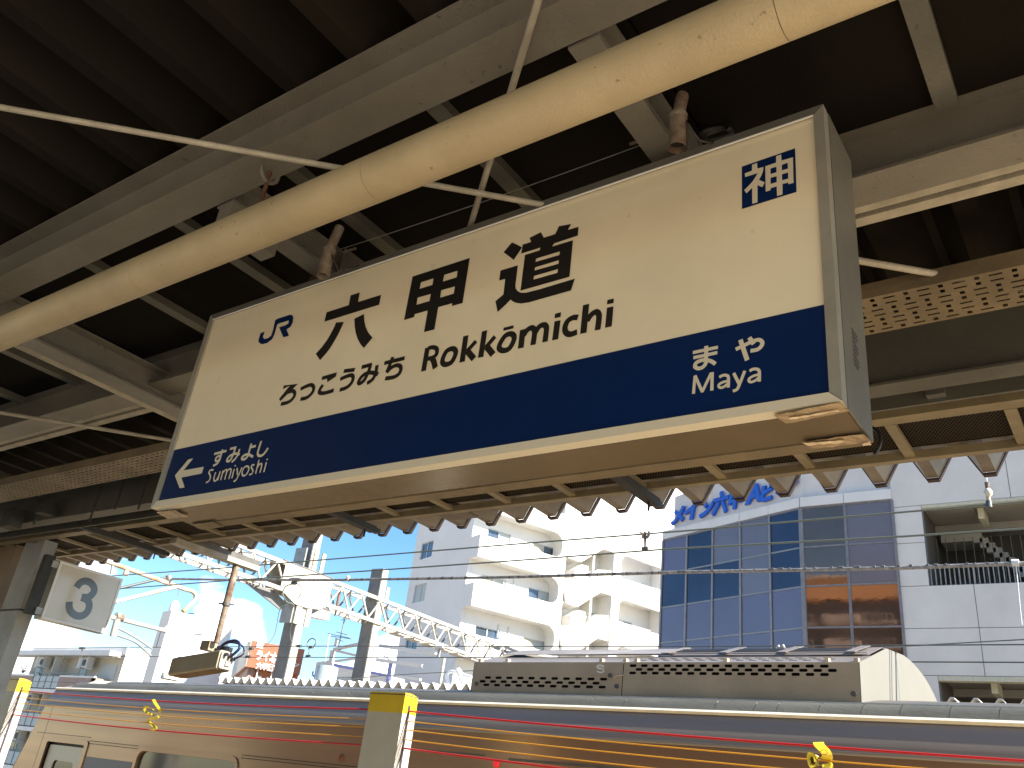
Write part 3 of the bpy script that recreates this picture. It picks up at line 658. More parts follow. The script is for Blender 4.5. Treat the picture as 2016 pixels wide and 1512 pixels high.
GL = json.loads('''{"poly":[["k1",[[[693.0,634.9],[798.9,635.9],[797.0,675.1],[840.2,675.1],[841.1,636.8],[946.0,636.9],[946.6,598.8],[855.1,598.4],[693.3,597.1]]]],["k1",[[[755.4,579.2],[794.3,571.3],[782.8,536.3],[770.7,508.5],[756.0,481.4],[739.0,461.9],[719.2,443.4],[689.2,474.1],[711.7,493.3],[728.5,514.1],[741.6,538.9],[750.6,560.6]]]],["k1",[[[842.6,571.7],[883.7,579.7],[893.3,550.4],[905.9,525.2],[920.9,503.6],[935.5,488.4],[948.6,476.5],[918.6,444.6],[897.9,464.5],[879.9,487.4],[864.6,513.0],[851.8,542.3]]]],["k2",[[[1074.0,670.9],[1304.4,672.4],[1304.3,511.4],[1264.1,511.0],[1263.9,521.4],[1209.3,521.6],[1209.5,443.7],[1168.6,443.8],[1168.2,520.6],[1115.8,520.7],[1115.2,510.1],[1073.9,509.5]],[[1116.3,637.1],[1167.7,637.0],[1168.3,613.0],[1116.0,613.0]],[[1210.5,638.0],[1263.3,637.7],[1263.6,613.7],[1210.0,613.4]],[[1114.6,580.7],[1168.3,579.8],[1168.2,554.4],[1115.0,554.5]],[[1209.3,582.1],[1262.9,581.0],[1263.2,555.5],[1210.0,555.0]]]],["k3",[[[1459.7,680.3],[1480.0,665.2],[1499.2,649.6],[1474.7,612.9],[1455.0,632.3],[1433.0,653.2]]]],["k3",[[[1500.6,659.3],[1530.1,658.9],[1522.0,675.9],[1560.6,683.6],[1573.4,659.9],[1612.1,660.1],[1621.8,684.0],[1662.9,677.9],[1653.7,660.5],[1688.5,659.8],[1688.7,629.5],[1612.4,627.9],[1605.9,619.0],[1674.4,618.4],[1674.7,497.6],[1513.8,497.1],[1513.7,618.7],[1563.8,619.3],[1566.3,627.8],[1499.6,628.0]],[[1555.6,593.3],[1634.3,593.3],[1633.9,581.7],[1554.3,582.2]],[[1555.3,563.4],[1634.2,564.0],[1634.0,552.2],[1554.4,552.9]],[[1555.1,534.5],[1634.2,534.4],[1633.8,522.3],[1554.5,522.5]]]],["k3",[[[1431.5,589.0],[1492.9,589.0],[1493.3,519.9],[1496.6,508.2],[1504.6,497.5],[1516.6,489.3],[1534.5,484.7],[1577.2,483.5],[1692.8,486.2],[1683.8,451.1],[1601.9,450.2],[1547.5,449.2],[1521.4,452.5],[1503.1,459.9],[1491.1,467.9],[1482.8,475.8],[1469.6,464.4],[1442.5,445.0],[1428.7,484.4],[1454.5,500.5],[1453.6,553.9],[1431.5,554.2]]]],["sq",[[[2158.3,686.5],[2290.9,690.5],[2289.9,558.4],[2157.9,555.1]]]],["k4",[[[2184.6,681.6],[2197.4,682.4],[2198.0,664.2],[2213.0,663.1],[2211.9,651.1],[2207.9,639.5],[2201.3,627.5],[2215.4,614.5],[2209.1,602.1],[2197.4,613.3],[2196.6,561.1],[2183.8,560.8],[2184.1,609.4],[2169.6,598.2],[2164.0,610.4],[2175.9,619.7],[2185.5,629.2],[2192.7,639.5],[2198.5,649.7],[2166.7,649.6],[2165.9,661.5],[2184.1,663.1]]]],["k4",[[[2244.9,684.4],[2257.4,684.2],[2257.7,665.2],[2285.1,664.2],[2284.2,586.8],[2272.0,587.2],[2271.4,592.3],[2258.0,593.1],[2256.9,562.3],[2244.2,562.5],[2244.0,591.1],[2229.3,591.6],[2229.1,585.6],[2217.2,585.2],[2217.5,663.2],[2244.2,664.3]],[[2230.3,651.5],[2244.7,651.2],[2244.6,634.5],[2229.9,634.2]],[[2257.9,651.7],[2272.3,652.2],[2272.1,634.5],[2257.6,634.9]],[[2229.9,622.7],[2244.5,622.0],[2244.5,604.4],[2229.5,604.0]],[[2257.3,622.6],[2272.1,623.0],[2272.1,604.5],[2257.5,604.4]]]],["arrow",[[[133.3,168.6],[163.1,170.0],[124.3,129.0],[240.3,128.0],[239.6,103.7],[125.1,102.0],[162.1,61.6],[133.5,61.5],[80.7,115.1]]]],["jr",[[[350.8,633.1],[372.4,634.8],[370.8,612.6],[382.3,601.6],[402.5,600.3],[417.6,606.7],[419.8,631.2],[416.1,672.5],[432.6,675.2],[492.8,675.2],[509.6,669.3],[517.8,657.3],[521.8,636.4],[515.6,619.8],[496.3,614.6],[519.7,582.9],[491.1,583.0],[451.4,633.6],[485.6,633.7],[498.7,638.8],[496.7,650.9],[440.9,651.2],[435.8,647.4],[434.6,607.7],[428.2,589.4],[405.6,579.7],[374.1,581.8],[353.9,594.8],[349.1,607.6]]]],["band",[[[29.4,220.1],[2338.5,236.3],[2338.4,31.4],[25.9,21.4]]]],["inner",[[[28.0,761.2],[2342.3,775.7],[2338.4,31.4],[25.9,21.4]]]],["outer",[[[3.0,792.9],[2367.8,795.4],[2363.3,6.1],[-2.5,-1.9]]]]],"stroke":[["h1",14,0,0,[[563.0,373.0],[615.5,373.2],[561.1,325.7]]],["h1",14,1,0,[[597.8,347.7],[612.3,350.4],[625.8,345.2],[632.8,333.7],[629.3,321.0],[617.9,312.3],[599.5,308.6],[573.1,309.0]]],["h2",14,1,0,[[655.5,348.8],[680.0,354.4],[704.0,355.1],[719.1,344.3],[721.1,328.1],[708.2,314.6],[690.9,309.4],[667.9,310.6]]],["h3",14,0,0,[[750.1,370.2],[816.7,372.1]]],["h3",14,0,0,[[813.1,369.6],[778.4,357.2]]],["h3",14,1,0,[[763.2,343.8],[754.2,331.1],[753.7,319.4],[770.0,312.5],[795.2,311.7],[821.0,313.9]]],["h4",14,0,0,[[848.2,377.0],[898.2,371.5]]],["h4",14,1,0,[[839.6,349.5],[868.2,354.2],[889.2,353.9],[898.8,343.5],[897.8,328.3],[886.7,316.4],[870.6,311.0],[848.9,310.0]]],["h5",14,0,0,[[927.4,374.3],[970.5,375.2]]],["h5",14,1,0,[[966.5,376.0],[961.7,348.9],[952.2,325.4],[935.9,315.9],[928.2,323.7],[936.2,338.7],[952.8,346.8],[978.1,345.1],[1008.1,333.3]]],["h5",14,1,0,[[995.3,367.5],[995.8,342.0],[988.9,320.7],[967.1,309.9]]],["h6",14,0,0,[[1025.3,368.3],[1108.6,368.1]]],["h6",14,0,0,[[1056.6,383.0],[1051.0,358.4],[1043.7,332.4]]],["h6",14,1,0,[[1043.7,332.4],[1057.2,344.6],[1076.8,349.8],[1094.3,344.4],[1101.6,331.8],[1097.5,317.8],[1078.7,310.0],[1042.6,311.9]]],["r1",19,0,0,[[1194.8,385.7],[1195.3,306.4]]],["r1",14.5,1,0,[[1196.8,382.0],[1215.7,381.4],[1232.9,371.8],[1234.9,353.3],[1220.8,345.5],[1200.1,345.6]]],["r1",19,0,0,[[1218.2,348.2],[1230.1,330.3],[1240.4,307.2]]],["r2",17,1,1,[[1294.6,359.2],[1273.8,356.6],[1263.6,335.6],[1265.1,319.4],[1279.6,311.0],[1298.8,314.7],[1308.6,334.8],[1307.2,349.3]]],["r3",19,0,0,[[1337.5,392.3],[1338.4,306.4]]],["r3",15,0,0,[[1378.8,365.0],[1349.7,337.5]]],["r3",19,0,0,[[1351.3,339.6],[1380.7,307.1]]],["r4",19,0,0,[[1404.6,392.5],[1404.2,307.3]]],["r4",15,0,0,[[1445.2,364.8],[1417.3,336.1]]],["r4",19,0,0,[[1418.9,340.2],[1447.3,306.5]]],["r5",17,1,1,[[1499.3,360.4],[1481.3,358.8],[1467.5,339.6],[1465.5,323.0],[1480.6,312.1],[1500.3,314.2],[1511.4,333.0],[1511.6,350.0]]],["r5",10,0,0,[[1471.4,381.6],[1505.6,381.3]]],["r6",19,0,0,[[1539.1,365.0],[1539.6,306.5]]],["r6",17,1,0,[[1544.0,344.2],[1553.4,358.9],[1568.1,363.2],[1578.2,353.0],[1580.1,334.0],[1579.1,307.6]]],["r6",17,1,0,[[1581.7,343.7],[1592.0,359.8],[1606.6,363.0],[1616.2,354.0],[1617.8,336.9],[1617.0,308.0]]],["r7",19,0,0,[[1650.5,365.0],[1648.9,307.5]]],["r7",19,0,0,[[1649.7,389.4],[1649.5,375.0]]],["r8",17,1,0,[[1713.8,359.3],[1698.7,362.7],[1682.7,356.1],[1676.2,337.9],[1681.1,321.9],[1695.1,313.1],[1715.5,315.4]]],["r9",19,0,0,[[1735.4,393.5],[1734.7,307.0]]],["r9",17,1,0,[[1742.4,341.4],[1753.0,356.6],[1767.0,362.9],[1776.3,354.0],[1778.2,337.4],[1776.5,306.7]]],["r10",19,0,0,[[1808.8,366.8],[1807.7,307.8]]],["r10",19,0,0,[[1808.7,390.3],[1808.1,376.7]]],["s1",9,0,0,[[279.1,170.0],[345.2,172.7]]],["s1",9,1,0,[[320.8,181.4],[321.1,161.2],[320.6,143.0],[311.7,130.1],[292.6,125.4]]],["s1",8,1,1,[[318.1,157.5],[302.0,156.7],[296.2,148.3],[304.4,140.1],[316.5,143.6]]],["s2",9,0,0,[[362.0,177.3],[395.3,178.3]]],["s2",9,1,0,[[391.0,178.3],[388.6,155.1],[382.1,135.0],[370.0,131.0],[362.3,137.0],[369.2,148.7],[387.5,154.3],[404.9,154.3],[424.0,148.3]]],["s2",9,1,0,[[415.7,169.4],[413.9,147.7],[405.4,134.9],[391.8,125.3]]],["s3",9,1,0,[[471.6,181.5],[471.0,149.9],[469.5,135.3],[458.4,127.5],[444.9,129.3],[441.9,137.0],[455.2,143.1],[474.2,141.5],[499.6,129.9]]],["s3",9,0,0,[[471.3,167.6],[499.0,168.7]]],["s4",9,1,0,[[521.4,183.2],[519.2,162.8],[518.9,141.3],[528.6,130.3],[544.1,129.2],[556.2,137.2],[566.2,152.3]]],["t",6.3,1,0,[[301.6,107.8],[286.2,110.7],[279.0,102.9],[290.5,91.5],[296.5,79.8],[292.6,69.4],[279.0,66.0]]],["t",6.3,1,0,[[318.0,98.2],[317.1,78.4],[324.0,67.1],[333.6,67.6],[341.7,83.4]]],["t",6.3,0,0,[[342.7,98.8],[342.2,66.0]]],["t",6.3,0,0,[[357.7,100.1],[359.0,64.7]]],["t",6.3,1,0,[[357.7,87.4],[368.8,99.5],[378.9,96.3],[380.2,64.8]]],["t",6.3,1,0,[[379.7,88.7],[389.2,100.9],[399.7,98.1],[402.6,87.9],[402.2,64.1]]],["t",6.3,0,0,[[416.9,97.5],[417.8,64.7]]],["t",8,0,0,[[417.9,111.5],[417.5,106.7]]],["t",6.3,0,0,[[430.9,99.7],[444.3,73.1]]],["t",6.3,1,0,[[457.0,98.4],[451.6,76.1],[443.7,56.8],[431.5,51.9]]],["t",6.3,1,1,[[480.1,99.2],[468.6,95.4],[464.7,82.3],[469.9,70.5],[480.7,66.3],[491.3,71.4],[496.1,84.2],[491.0,95.5]]],["t",6.3,1,0,[[519.3,98.3],[508.7,100.0],[506.0,92.6],[515.7,83.7],[520.6,74.5],[517.0,67.9],[505.7,66.6]]],["t",6.3,0,0,[[537.1,114.6],[537.5,65.8]]],["t",6.3,1,0,[[538.5,86.6],[544.9,97.3],[554.8,98.0],[558.6,89.8],[558.8,67.0]]],["t",6.3,0,0,[[578.5,100.2],[577.9,66.6]]],["t",8,0,0,[[579.0,112.4],[578.5,107.9]]],["m1",8.5,0,0,[[2038.3,183.6],[2099.2,184.3]]],["m1",8.5,0,0,[[2039.8,169.7],[2097.8,170.6]]],["m1",9.5,1,0,[[2071.0,194.0],[2070.7,169.3],[2070.3,149.2],[2062.2,140.1],[2051.9,139.4],[2044.6,145.5],[2046.7,154.2],[2057.7,158.4],[2070.5,157.0],[2082.6,151.8],[2093.7,142.1]]],["m2",9.5,1,0,[[2140.9,169.3],[2159.4,175.1],[2179.0,180.9],[2193.9,182.0],[2201.7,173.2],[2198.1,163.2],[2189.0,157.9],[2174.7,158.3]]],["m2",10.5,0,0,[[2151.9,191.6],[2167.1,136.2]]],["m2",10,0,0,[[2172.5,192.7],[2182.4,173.4]]],["y",7.2,0,0,[[2041.8,77.1],[2044.8,122.7]]],["y",7.2,0,0,[[2044.6,122.8],[2063.4,77.2]]],["y",7.2,0,0,[[2062.5,77.3],[2083.9,122.0]]],["y",7.8,0,0,[[2086.1,122.8],[2085.7,76.8]]],["y",7.2,1,0,[[2103.0,106.7],[2111.4,109.7],[2120.2,107.7],[2124.1,101.3],[2123.9,77.1]]],["y",6.4,1,1,[[2123.7,93.0],[2112.7,92.9],[2103.1,89.1],[2101.9,83.7],[2106.9,79.7],[2115.6,81.7],[2123.1,87.8]]],["y",7.2,0,0,[[2136.2,110.6],[2149.0,80.3]]],["y",7.2,1,0,[[2161.7,110.9],[2150.1,81.3],[2143.8,69.0],[2134.4,66.2]]],["y",7.2,1,0,[[2172.5,107.9],[2180.4,111.0],[2189.9,108.7],[2194.0,101.7],[2193.7,77.8]]],["y",6.4,1,1,[[2193.6,94.6],[2182.4,94.4],[2172.3,90.0],[2170.8,84.4],[2175.5,80.4],[2185.6,82.5],[2193.3,88.9]]]]}''')
FACE = -.0015
INK = {'k1': 'sign_black', 'k2': 'sign_black', 'k3': 'sign_black', 'sq': 'sign_blue', 'k4': 'sign_type', 'arrow': 'sign_type', 'jr': 'sign_blue'}
NAMES = {'k1': 'kanji_character', 'k2': 'kanji_character', 'k3': 'kanji_character', 'sq': 'blue_square', 'k4': 'kanji_character', 'arrow': 'arrow', 'jr': 'railway_logo'}
B().prism([[(FL*1000, 220.1), ((SW-FR)*1000, 236.3), ((SW-FR)*1000, FB*1000), (FL*1000, FB*1000)]], lambda u, v, d: ms(u, v, d+FACE), 0, .0005).build('blue_band', 'sign_blue', sign)
for g in ('jr', 'k1', 'k2', 'k3', 'sq', 'k4', 'arrow'):
    mb = B(); d0 = .0012 if g in ('k4', 'arrow') else .0006
    for i, (gg, loops) in enumerate([p for p in GL['poly'] if p[0] == g]):
        mb.prism(loops, lambda u, v, d: ms(u, v, d+FACE), d0 + i*.0001, None)
    mb.build(NAMES[g], INK[g], sign, fix=False)
by = {}
for (g, wd, sm, cl_, pts) in GL['stroke']:
    key = g if g != 't' and g != 'y' else g
    by.setdefault(key, []).append((wd, sm, cl_, pts))
for g, lst in by.items():
    mb = B()
    for i, (wd, sm, cl_, pts) in enumerate(lst):
        p = catmull([tuple(q) for q in pts], bool(cl_), 7) if sm else [tuple(q) for q in pts]
        ribbon(mb, p, wd, lambda u, v, d: ms(u, v, d+FACE), (.0006 if g[0] in 'hr' else .0012) + i*.0001, bool(cl_))
    nm = 'hiragana_character' if g[0] in 'hsm' else ('latin_letter' if g[0] == 'r' else 'latin_word')
    mb.build(nm, 'sign_black' if g[0] in 'hr' else 'sign_type', sign, fix=False)
# small printed notice on the right end panel
xx = SX+SW+.0022
mb = B()
for i in range(9):
    mb.box(xx, xx+.0003, YS+.10, YS+.10+.045*(1 if i % 3 else .7), SZ+.135+i*.011, SZ+.139+i*.011)
mb.build('printed_notice', 'dark_grey', sign)
# wrinkled tape patches on the underside
def tape_patch(pts, m='tape', seed=0, z=.0):
    random.seed(seed); q = [atZ(px, py, SZ-.005) for px, py in pts]
    mb = B(); n = 9; vs = []
    for i in range(n+1):
        for j in range(4):
            a = q[0].lerp(q[1], i/n); b = q[3].lerp(q[2], i/n); p = a.lerp(b, j/3)
            vs.append((p.x, p.y, p.z - .0015 - z - random.random()*.0022))
    mb.add(vs, [(i*4+j, (i+1)*4+j, (i+1)*4+j+1, i*4+j+1) for i in range(n) for j in range(3)], False)
    return mb.build('tape_patch', m, sign, fix=False)
tape_patch([(1523, 816), (1652, 790), (1672, 808), (1548, 832)], seed=1)
tape_patch([(1578, 868), (1700, 852), (1716, 868), (1600, 882)], seed=2)
tape_patch([(1582, 867), (1660, 861), (1660, 866), (1590, 872)], 'tape_pale', 3, .004)
tape_patch([(1552, 818), (1650, 801), (1652, 804), (1556, 821)], 'tape_pale', 4, .004)
tape_patch([(1696, 868), (1712, 864), (1716, 870), (1700, 872)], 'tape_pale', 5, .004)
tape_patch([(308, 1007), (345, 1003), (372, 1016), (330, 1020)], seed=6)
tape_patch([(375, 1032), (420, 1026), (442, 1036), (398, 1042)], 'frame_cream', 7)
# rusty pipe stubs clamped under the rafters just in front of the sign's top edge
for (ax_, ay_, bx_, by_) in ((655, 468, 634, 545), (1331, 215, 1338, 290)):
    a, b = atY(ax_, ay_, 1.5), atY(bx_, by_, 1.5); xm = (a.x+b.x)/2
    B().tube([(xm, 1.5, b.z), (xm, 1.5, b.z+.10)], .0215, 14, caps=False).tube([(xm, 1.5, b.z+.10), (xm, 1.5, b.z+.108)], .024, 14).build('hanger_sleeve', 'rusty_paint', sign)
    B().tube([(xm, 1.5, b.z+.02), (xm, 1.5, b.z+.03)], .0195, 14).build('sleeve_shade', 'hole_dark', sign)  # dark disc in place of the shade inside the open sleeve
    B().tube([(xm, 1.5, b.z+.108), (xm, 1.52, 3.26)], .0165, 12).build('hanger_pipe', 'rusty_paint', sign)
    B().tube([(xm+.02, 1.5, b.z+.08), (xm+.05, 1.52, b.z+.02), (xm+.055, 1.6, SZ+SH)], .003, 6).build('lead_wire', 'dark_grey', sign)
# hanging gear on top of the sign
for (px, py, ztop, top) in ((636, 512, 3.33, 450), (1328, 268, 3.33, 200)):
    a = atY(px, py, 1.72)
    B().tube([(a.x, 1.72, SZ+SH-.01), (a.x, 1.72, SZ+SH+.10)], .026, 14, caps=False).build('hanger_sleeve', 'rusty_paint', sign)
    B().tube([(a.x, 1.72, SZ+SH+.0), (a.x, 1.72, 3.31)], .0225, 14).build('hanger_pipe', 'rusty_paint', sign)
    B().tube([(a.x, 1.72, SZ+SH+.10), (a.x, 1.72, SZ+SH+.112)], .031, 14).build('hanger_band', 'rust', sign)
    B().tube([(a.x+.012, 1.70, 3.28), (a.x+.03, 1.71, 3.22), (a.x+.05, 1.69, SZ+SH)], .0028, 6).build('lead_wire', 'dark_grey', sign)
a = atY(610, 545, 1.70)
B().tube([(a.x, 1.70, SZ+SH-.01), (a.x, 1.70, SZ+SH+.035)], .011, 10).tube([(a.x, 1.70, SZ+SH+.035), (a.x, 1.70, SZ+SH+.055)], .015, 10).tube([(a.x, 1.70, SZ+SH+.055), (a.x, 1.70, SZ+SH+.075)], .008, 10).build('cable_gland', 'galv', sign)
B().tube([(a.x, 1.70, SZ+SH+.075), (a.x+.02, 1.69, 3.3)], .0022, 6).build('lead_wire', 'dark_grey', sign)
p0, p1 = atY(640, 500, 1.66), atY(1325, 262, 1.66)
mid = (p0+p1)/2
pts = [p0.lerp(p1, t/14) - Vector((0, 0, .012*(1-(t/7-1)**2))) for t in range(15)]
B().tube(pts, .0016, 6).build('safety_wire', 'galv', sign)
for (px, py, qx, qy) in ((1240, 284, 1275, 272), (676, 497, 700, 489)):
    B().tube([atY(px, py, 1.655), atY(qx, qy, 1.655)], .0055, 8).build('turnbuckle', 'rusty_paint', sign)
a = atY(1410, 262, 1.75)
rg = catmull([(a.x+.04*math.cos(t*.9), 1.75+.02*math.sin(t), a.z-.005+.035*math.sin(t*.9)) for t in range(0, 15)])
B().tube(rg, .008, 6).build('coiled_cable', 'dark_grey', sign)
# supply cable from the right end of the sign to the eave
B().tube(catmull([tuple(atY(px, py, 3.7)) for px, py in ((1712, 840), (1726, 848), (1733, 862), (1731, 878), (1722, 895))]), .0085, 6).build('supply_cable', 'black_plastic', sign)

# ------------------------------------------------------------------ commuter train
TO = Vector((0, 5.57, 0)); TRZ = -0.045
train = thing('commuter_train', 'stainless steel commuter train car with dark blue band standing at the platform', 'train', TO, TRZ)
TX = Vector((math.cos(TRZ), math.sin(TRZ), 0)); TY = Vector((-math.sin(TRZ), math.cos(TRZ), 0))
def tp(px, py, ly=0.0):
    P = hit(px, py, TO + TY*ly, TY); r = P - TO
    return (r.dot(TX), P.z)
XE, XR = -11.62, 9.0           # rear cab end, far right end
# side profile (y, z) from sill up to the roof edge
PROF = [(.0, -.9), (0, .2), (.0, 1.60), (.0, 2.055)]
SHO = [(.0, 2.06), (.012, 2.11), (.035, 2.17), (.062, 2.22), (.085, 2.262)]
BAND = [(.075, 2.285), (.12, 2.33), (.19, 2.372)]
def xend(z): return XE - .0 + (-.40*(2.1-z)/1.0 if z < 2.1 else 0)
def shell(prof, m, name, x0f=None, x1=XR, n=1, smooth=True, parent=train, close=None):
    mb = B(); v = []
    for (y, z) in prof:
        v.append(((x0f(z) if x0f else XE), y, z)); v.append((x1, y, z))
    mb.add(v, [(2*i, 2*i+1, 2*i+3, 2*i+2) for i in range(len(prof)-1)], smooth)
    return mb.build(name, m, parent, local=True)
W = 2.95
# main body: side wall with a window opening grid is built as separate flush panels in front of a core box
core = B(); core.add([(XE+.25, .05, -1.0), (XR, .05, -1.0), (XR, W-.05, -1.0), (XE+.25, W-.05, -1.0), (XE+.25, .05, 2.05), (XR, .05, 2.05), (XR, W-.05, 2.05), (XE+.25, W-.05, 2.05)],
    [(0,3,2,1),(4,5,6,7),(0,1,5,4),(1,2,6,5),(2,3,7,6),(3,0,4,7)])
core.build('body_core', 'dark_grey', train, local=True)
# side sheet with cut outs
fx0, fz1 = tp(93, 1450); fx1, _ = tp(177.4, 1457); 
bx0, bz1 = tp(275, 1479); bx1, _ = tp(466.5, 1498)
bz1 = (tp(275, 1479)[1] + tp(466, 1498)[1])/2
cabtop = tp(120, 1462)[1]
def rrect(x0, x1, z0, z1, r, k=4):
    p = []
    for cx_, cz_, a0_ in ((x1-r, z1-r, 0), (x0+r, z1-r, 90), (x0+r, z0+r, 180), (x1-r, z0+r, 270)):
        for i in range(k+1):
            a = R(a0_ + i*90/k); p.append((cx_+math.cos(a)*r, cz_+math.sin(a)*r))
    return p
winL = rrect(bx0, bx1, .95, bz1, .09)
doorL = rrect(fx0+.06, fx1-.07, -.2, cabtop, .03)
wins = [winL, doorL]
# further windows to the right (below the frame of the photo, seen from other positions)
for xx in (-3.6, -.2, 3.2, 6.4):
    wins.append(rrect(xx, xx+1.5, .85, bz1-.16, .09))
outer = [(XE+.02-.0, 2.055), (XE-.40*(2.1+.9)+.02, -.9), (XR, -.9), (XR, 2.055)]
mb = B(); mb.prism([outer] + wins, lambda u, v, d: Vector((u, d, v)), 0, .02)
mb.build('side_panel', 'train_steel', train, local=True)
for i, wl in enumerate(wins):
    xs_ = [p[0] for p in wl]; zs_ = [p[1] for p in wl]
    if i == 1: continue
    B().box(min(xs_)-.02, max(xs_)+.02, .022, .028, min(zs_)-.02, max(zs_)+.02).build('window_glass', 'window_dark', train, local=True)
    x0, x1, z0, z1 = min(xs_), max(xs_), min(zs_), max(zs_)
    B().prism([rrect(x0-.045, x1+.045, z0-.045, z1+.045, .12), rrect(x0-.002, x1+.002, z0-.002, z1+.002, .09)], lambda u, v, d: Vector((u, d, v)), -.012, .018).build('window_surround', 'train_steel', train, local=True)
# cab door in its recess
x0, x1 = fx0+.06, fx1-.07
door = B().prism([[(x0+.04, -.2), (x1-.05, -.2), (x1-.05, cabtop-.03), (x0+.04, cabtop-.03)], rrect(tp(99, 1500)[0]+.02, tp(142, 1500)[0], .9, tp(120, 1498)[1], .05)], lambda u, v, d: Vector((u, d, v)), .022, .035).build('cab_door', 'door_grey', train, local=True)
B().box(x0+.1, x1-.1, .04, .046, .8, cabtop-.1).build('door_window', 'window_dark', door, local=True)
B().prism([rrect(fx0-.0, fx1, -.3, tp(120, 1453)[1], .05), rrect(x0, x1, -.25, cabtop, .03)], lambda u, v, d: Vector((u, d, v)), -.012, .018).build('door_surround', 'train_steel', train, local=True)
# blue livery band panels
lb = tp(210, 1494)[1]
for (xa, xb) in ((fx1+.02, bx0-.08), (bx1+.08, -3.66), (-2.04, -.26), (1.36, 3.14)):
    B().box(xa, xb, -.0015, .001, lb-.55, lb).build('livery_band', 'livery_blue', train, local=True)
# pressed beads, seams
def bead(z, xa, xb, h=.006, name='bead', m='train_steel'):
    B().box(xa, xb, -.006, .002, z-h, z+h).build(name, m, train, local=True)
bead(tp(210, 1462)[1], fx1+.01, bx0-.06, .003, 'seam', 'dark_grey'); bead(tp(215, 1468)[1], fx1+.01, bx0-.06, .003, 'seam', 'dark_grey')
bead(tp(560, 1495)[1], bx1+.06, -3.7, .003, 'seam', 'dark_grey'); bead(tp(560, 1501)[1], bx1+.06, -3.7, .003, 'seam', 'dark_grey')
bead(tp(180, 1452)[1], XE+.05, fx1, .0025, 'seam', 'dark_grey')
za_ = tp(880, 1481)[1]; B().box(tp(800, 1478)[0], tp(955, 1487)[0], -.007, .001, za_-.004, za_+.006).build('rain_bead', 'mid_grey', train, local=True)
B().box(tp(1003, 1486)[0], XR-1, -.007, .001, za_-.022, za_-.004).build('rain_bead', 'mid_grey', train, local=True)
B().box(fx0-.105, fx0-.1, -.001, .001, -.9, 2.05).build('seam', 'dark_grey', train, local=True)
# welded dimples along the top of the side
mb = B(); x = XE+.6
while x < 3:
    if not (x < 0 and int(x*3) % 4 == 0 and False): mb.tube([(x, -.0025, 1.99), (x, .001, 1.99)], .006, 6)
    x += .085
mb.build('weld_row', 'train_steel', train, local=True, kind='stuff')
shell([(0.0, 2.052), (-.006, 2.062), (0.0, 2.075)], 'train_shoulder', 'fold_line')
shell(SHO, 'train_shoulder', 'shoulder_panel')
# gutter
mb = B(); mb.add([(XE, .075, 2.258), (XR, .075, 2.258), (XR, .062, 2.275), (XE, .062, 2.275), (XE, .078, 2.290), (XR, .078, 2.290), (XR, .12, 2.29), (XE, .12, 2.29)], [(0,1,2,3),(3,2,5,4),(4,5,6,7)])
mb.build('gutter', 'gutter_cream', train, local=True)
# roof edge cover strips, one between each seam
seams = [tp(px, 1362, .13)[0] for px in (290, 330, 430, 540, 620, 690, 1165, 1232, 1410, 1487, 1531, 1612, 1695, 1770, 1866, 1962)]
seams = [XE+.35] + sorted(seams) + [XR]
BANDs = [(.085, 2.288), (.115, 2.325), (.15, 2.352), (.185, 2.368), (.20, 2.374)]
for i in range(len(seams)-1):
    shell(BANDs, 'train_roofband', 'roof_edge_cover', lambda z, i=i: seams[i]+.002, seams[i+1]-.002)
shell([(.084, 2.284), (.12, 2.322), (.198, 2.368)], 'gutter_cream', 'roof_edge_base', lambda z: XE+.35)
shell([(.198, 2.366), (.196, 2.380), (.22, 2.382)], 'gutter_cream', 'roof_edge_lip', lambda z: XE+.45)
rf = [(.22, 2.372)] + [(.22 + (W-.44)*t/12, 2.372 + .17*math.sin(math.pi*t/12)) for t in range(1, 12)] + [(W-.22, 2.372), (W-.08, 2.28), (W, 2.05), (W, -.9)]
shell(rf, 'mid_grey', 'roof', lambda z: XE+.45 if z > 2.2 else XE)
# cab end: sloped corner, face, roof cap
mb = B(); v = []
for z in (2.27, 1.6, .9, 0, -.9):
    xo = XE - max(0, .40*(2.1-z)) 
    wd = .10 + .11*(2.27-z)
    v += [(xo+.02, .0 if z < 2.1 else .07, z), (xo - wd, .16+.06*(2.27-z), z), (xo - wd-.12, .6, z), (xo-wd-.16, W/2, z), (xo-wd-.12, W-.6, z), (xo+.02, W, z)]
f = []; f1 = []
for r_ in range(4):
    for c_ in range(5):
        (f1 if c_ == 0 else f).append((r_*6+c_, r_*6+c_+1, r_*6+c_+7, r_*6+c_+6))
MB().add(v, f1).build('corner_panel', 'train_chamfer', train, local=True)
MB().add(v, f).build('cab_front', 'train_steel', train, local=True)
e0 = XE+.5
mb = B(); mb.add([(XE-.10, .16, 2.27), (XE+.02, .07, 2.27), (e0, .12, 2.29), (e0+.05, .2, 2.38), (XE+.12, .35, 2.385), (XE-.2, .7, 2.27), (XE+.05, W/2, 2.50), (e0+.1, W/2, 2.55), (XE-.24, W/2, 2.27)],
    [(0,1,2,3,4), (0,4,5), (4,6,8,5), (4,3,7,6)])
mb.build('roof_cap', 'train_shoulder', train, local=True)
mb = B(); mb.add([(e0-.02, .09, 2.292), (e0+.35, .09, 2.292), (e0+.62, .20, 2.392), (e0+.18, .22, 2.41)], [(0,1,2,3)]); mb.add([(e0+.02, .095, 2.288), (e0+.62, .205, 2.388), (e0+.70, .3, 2.385)], [(0,1,2)])
mb.build('roof_flap', 'gutter_cream', train, local=True)
# lamps on the side
for (px, py, rr_, mm_) in ((672, 1492, .032, 'lens_amber'), (978, 1503, .03, 'lens_red')):
    x_, z_ = tp(px, py)
    B().tube([(x_, .005, z_), (x_, -.008, z_), (x_, -.016, z_)], [rr_, rr_, rr_*.55], 20).build('marker_lamp', mm_, train, local=True)
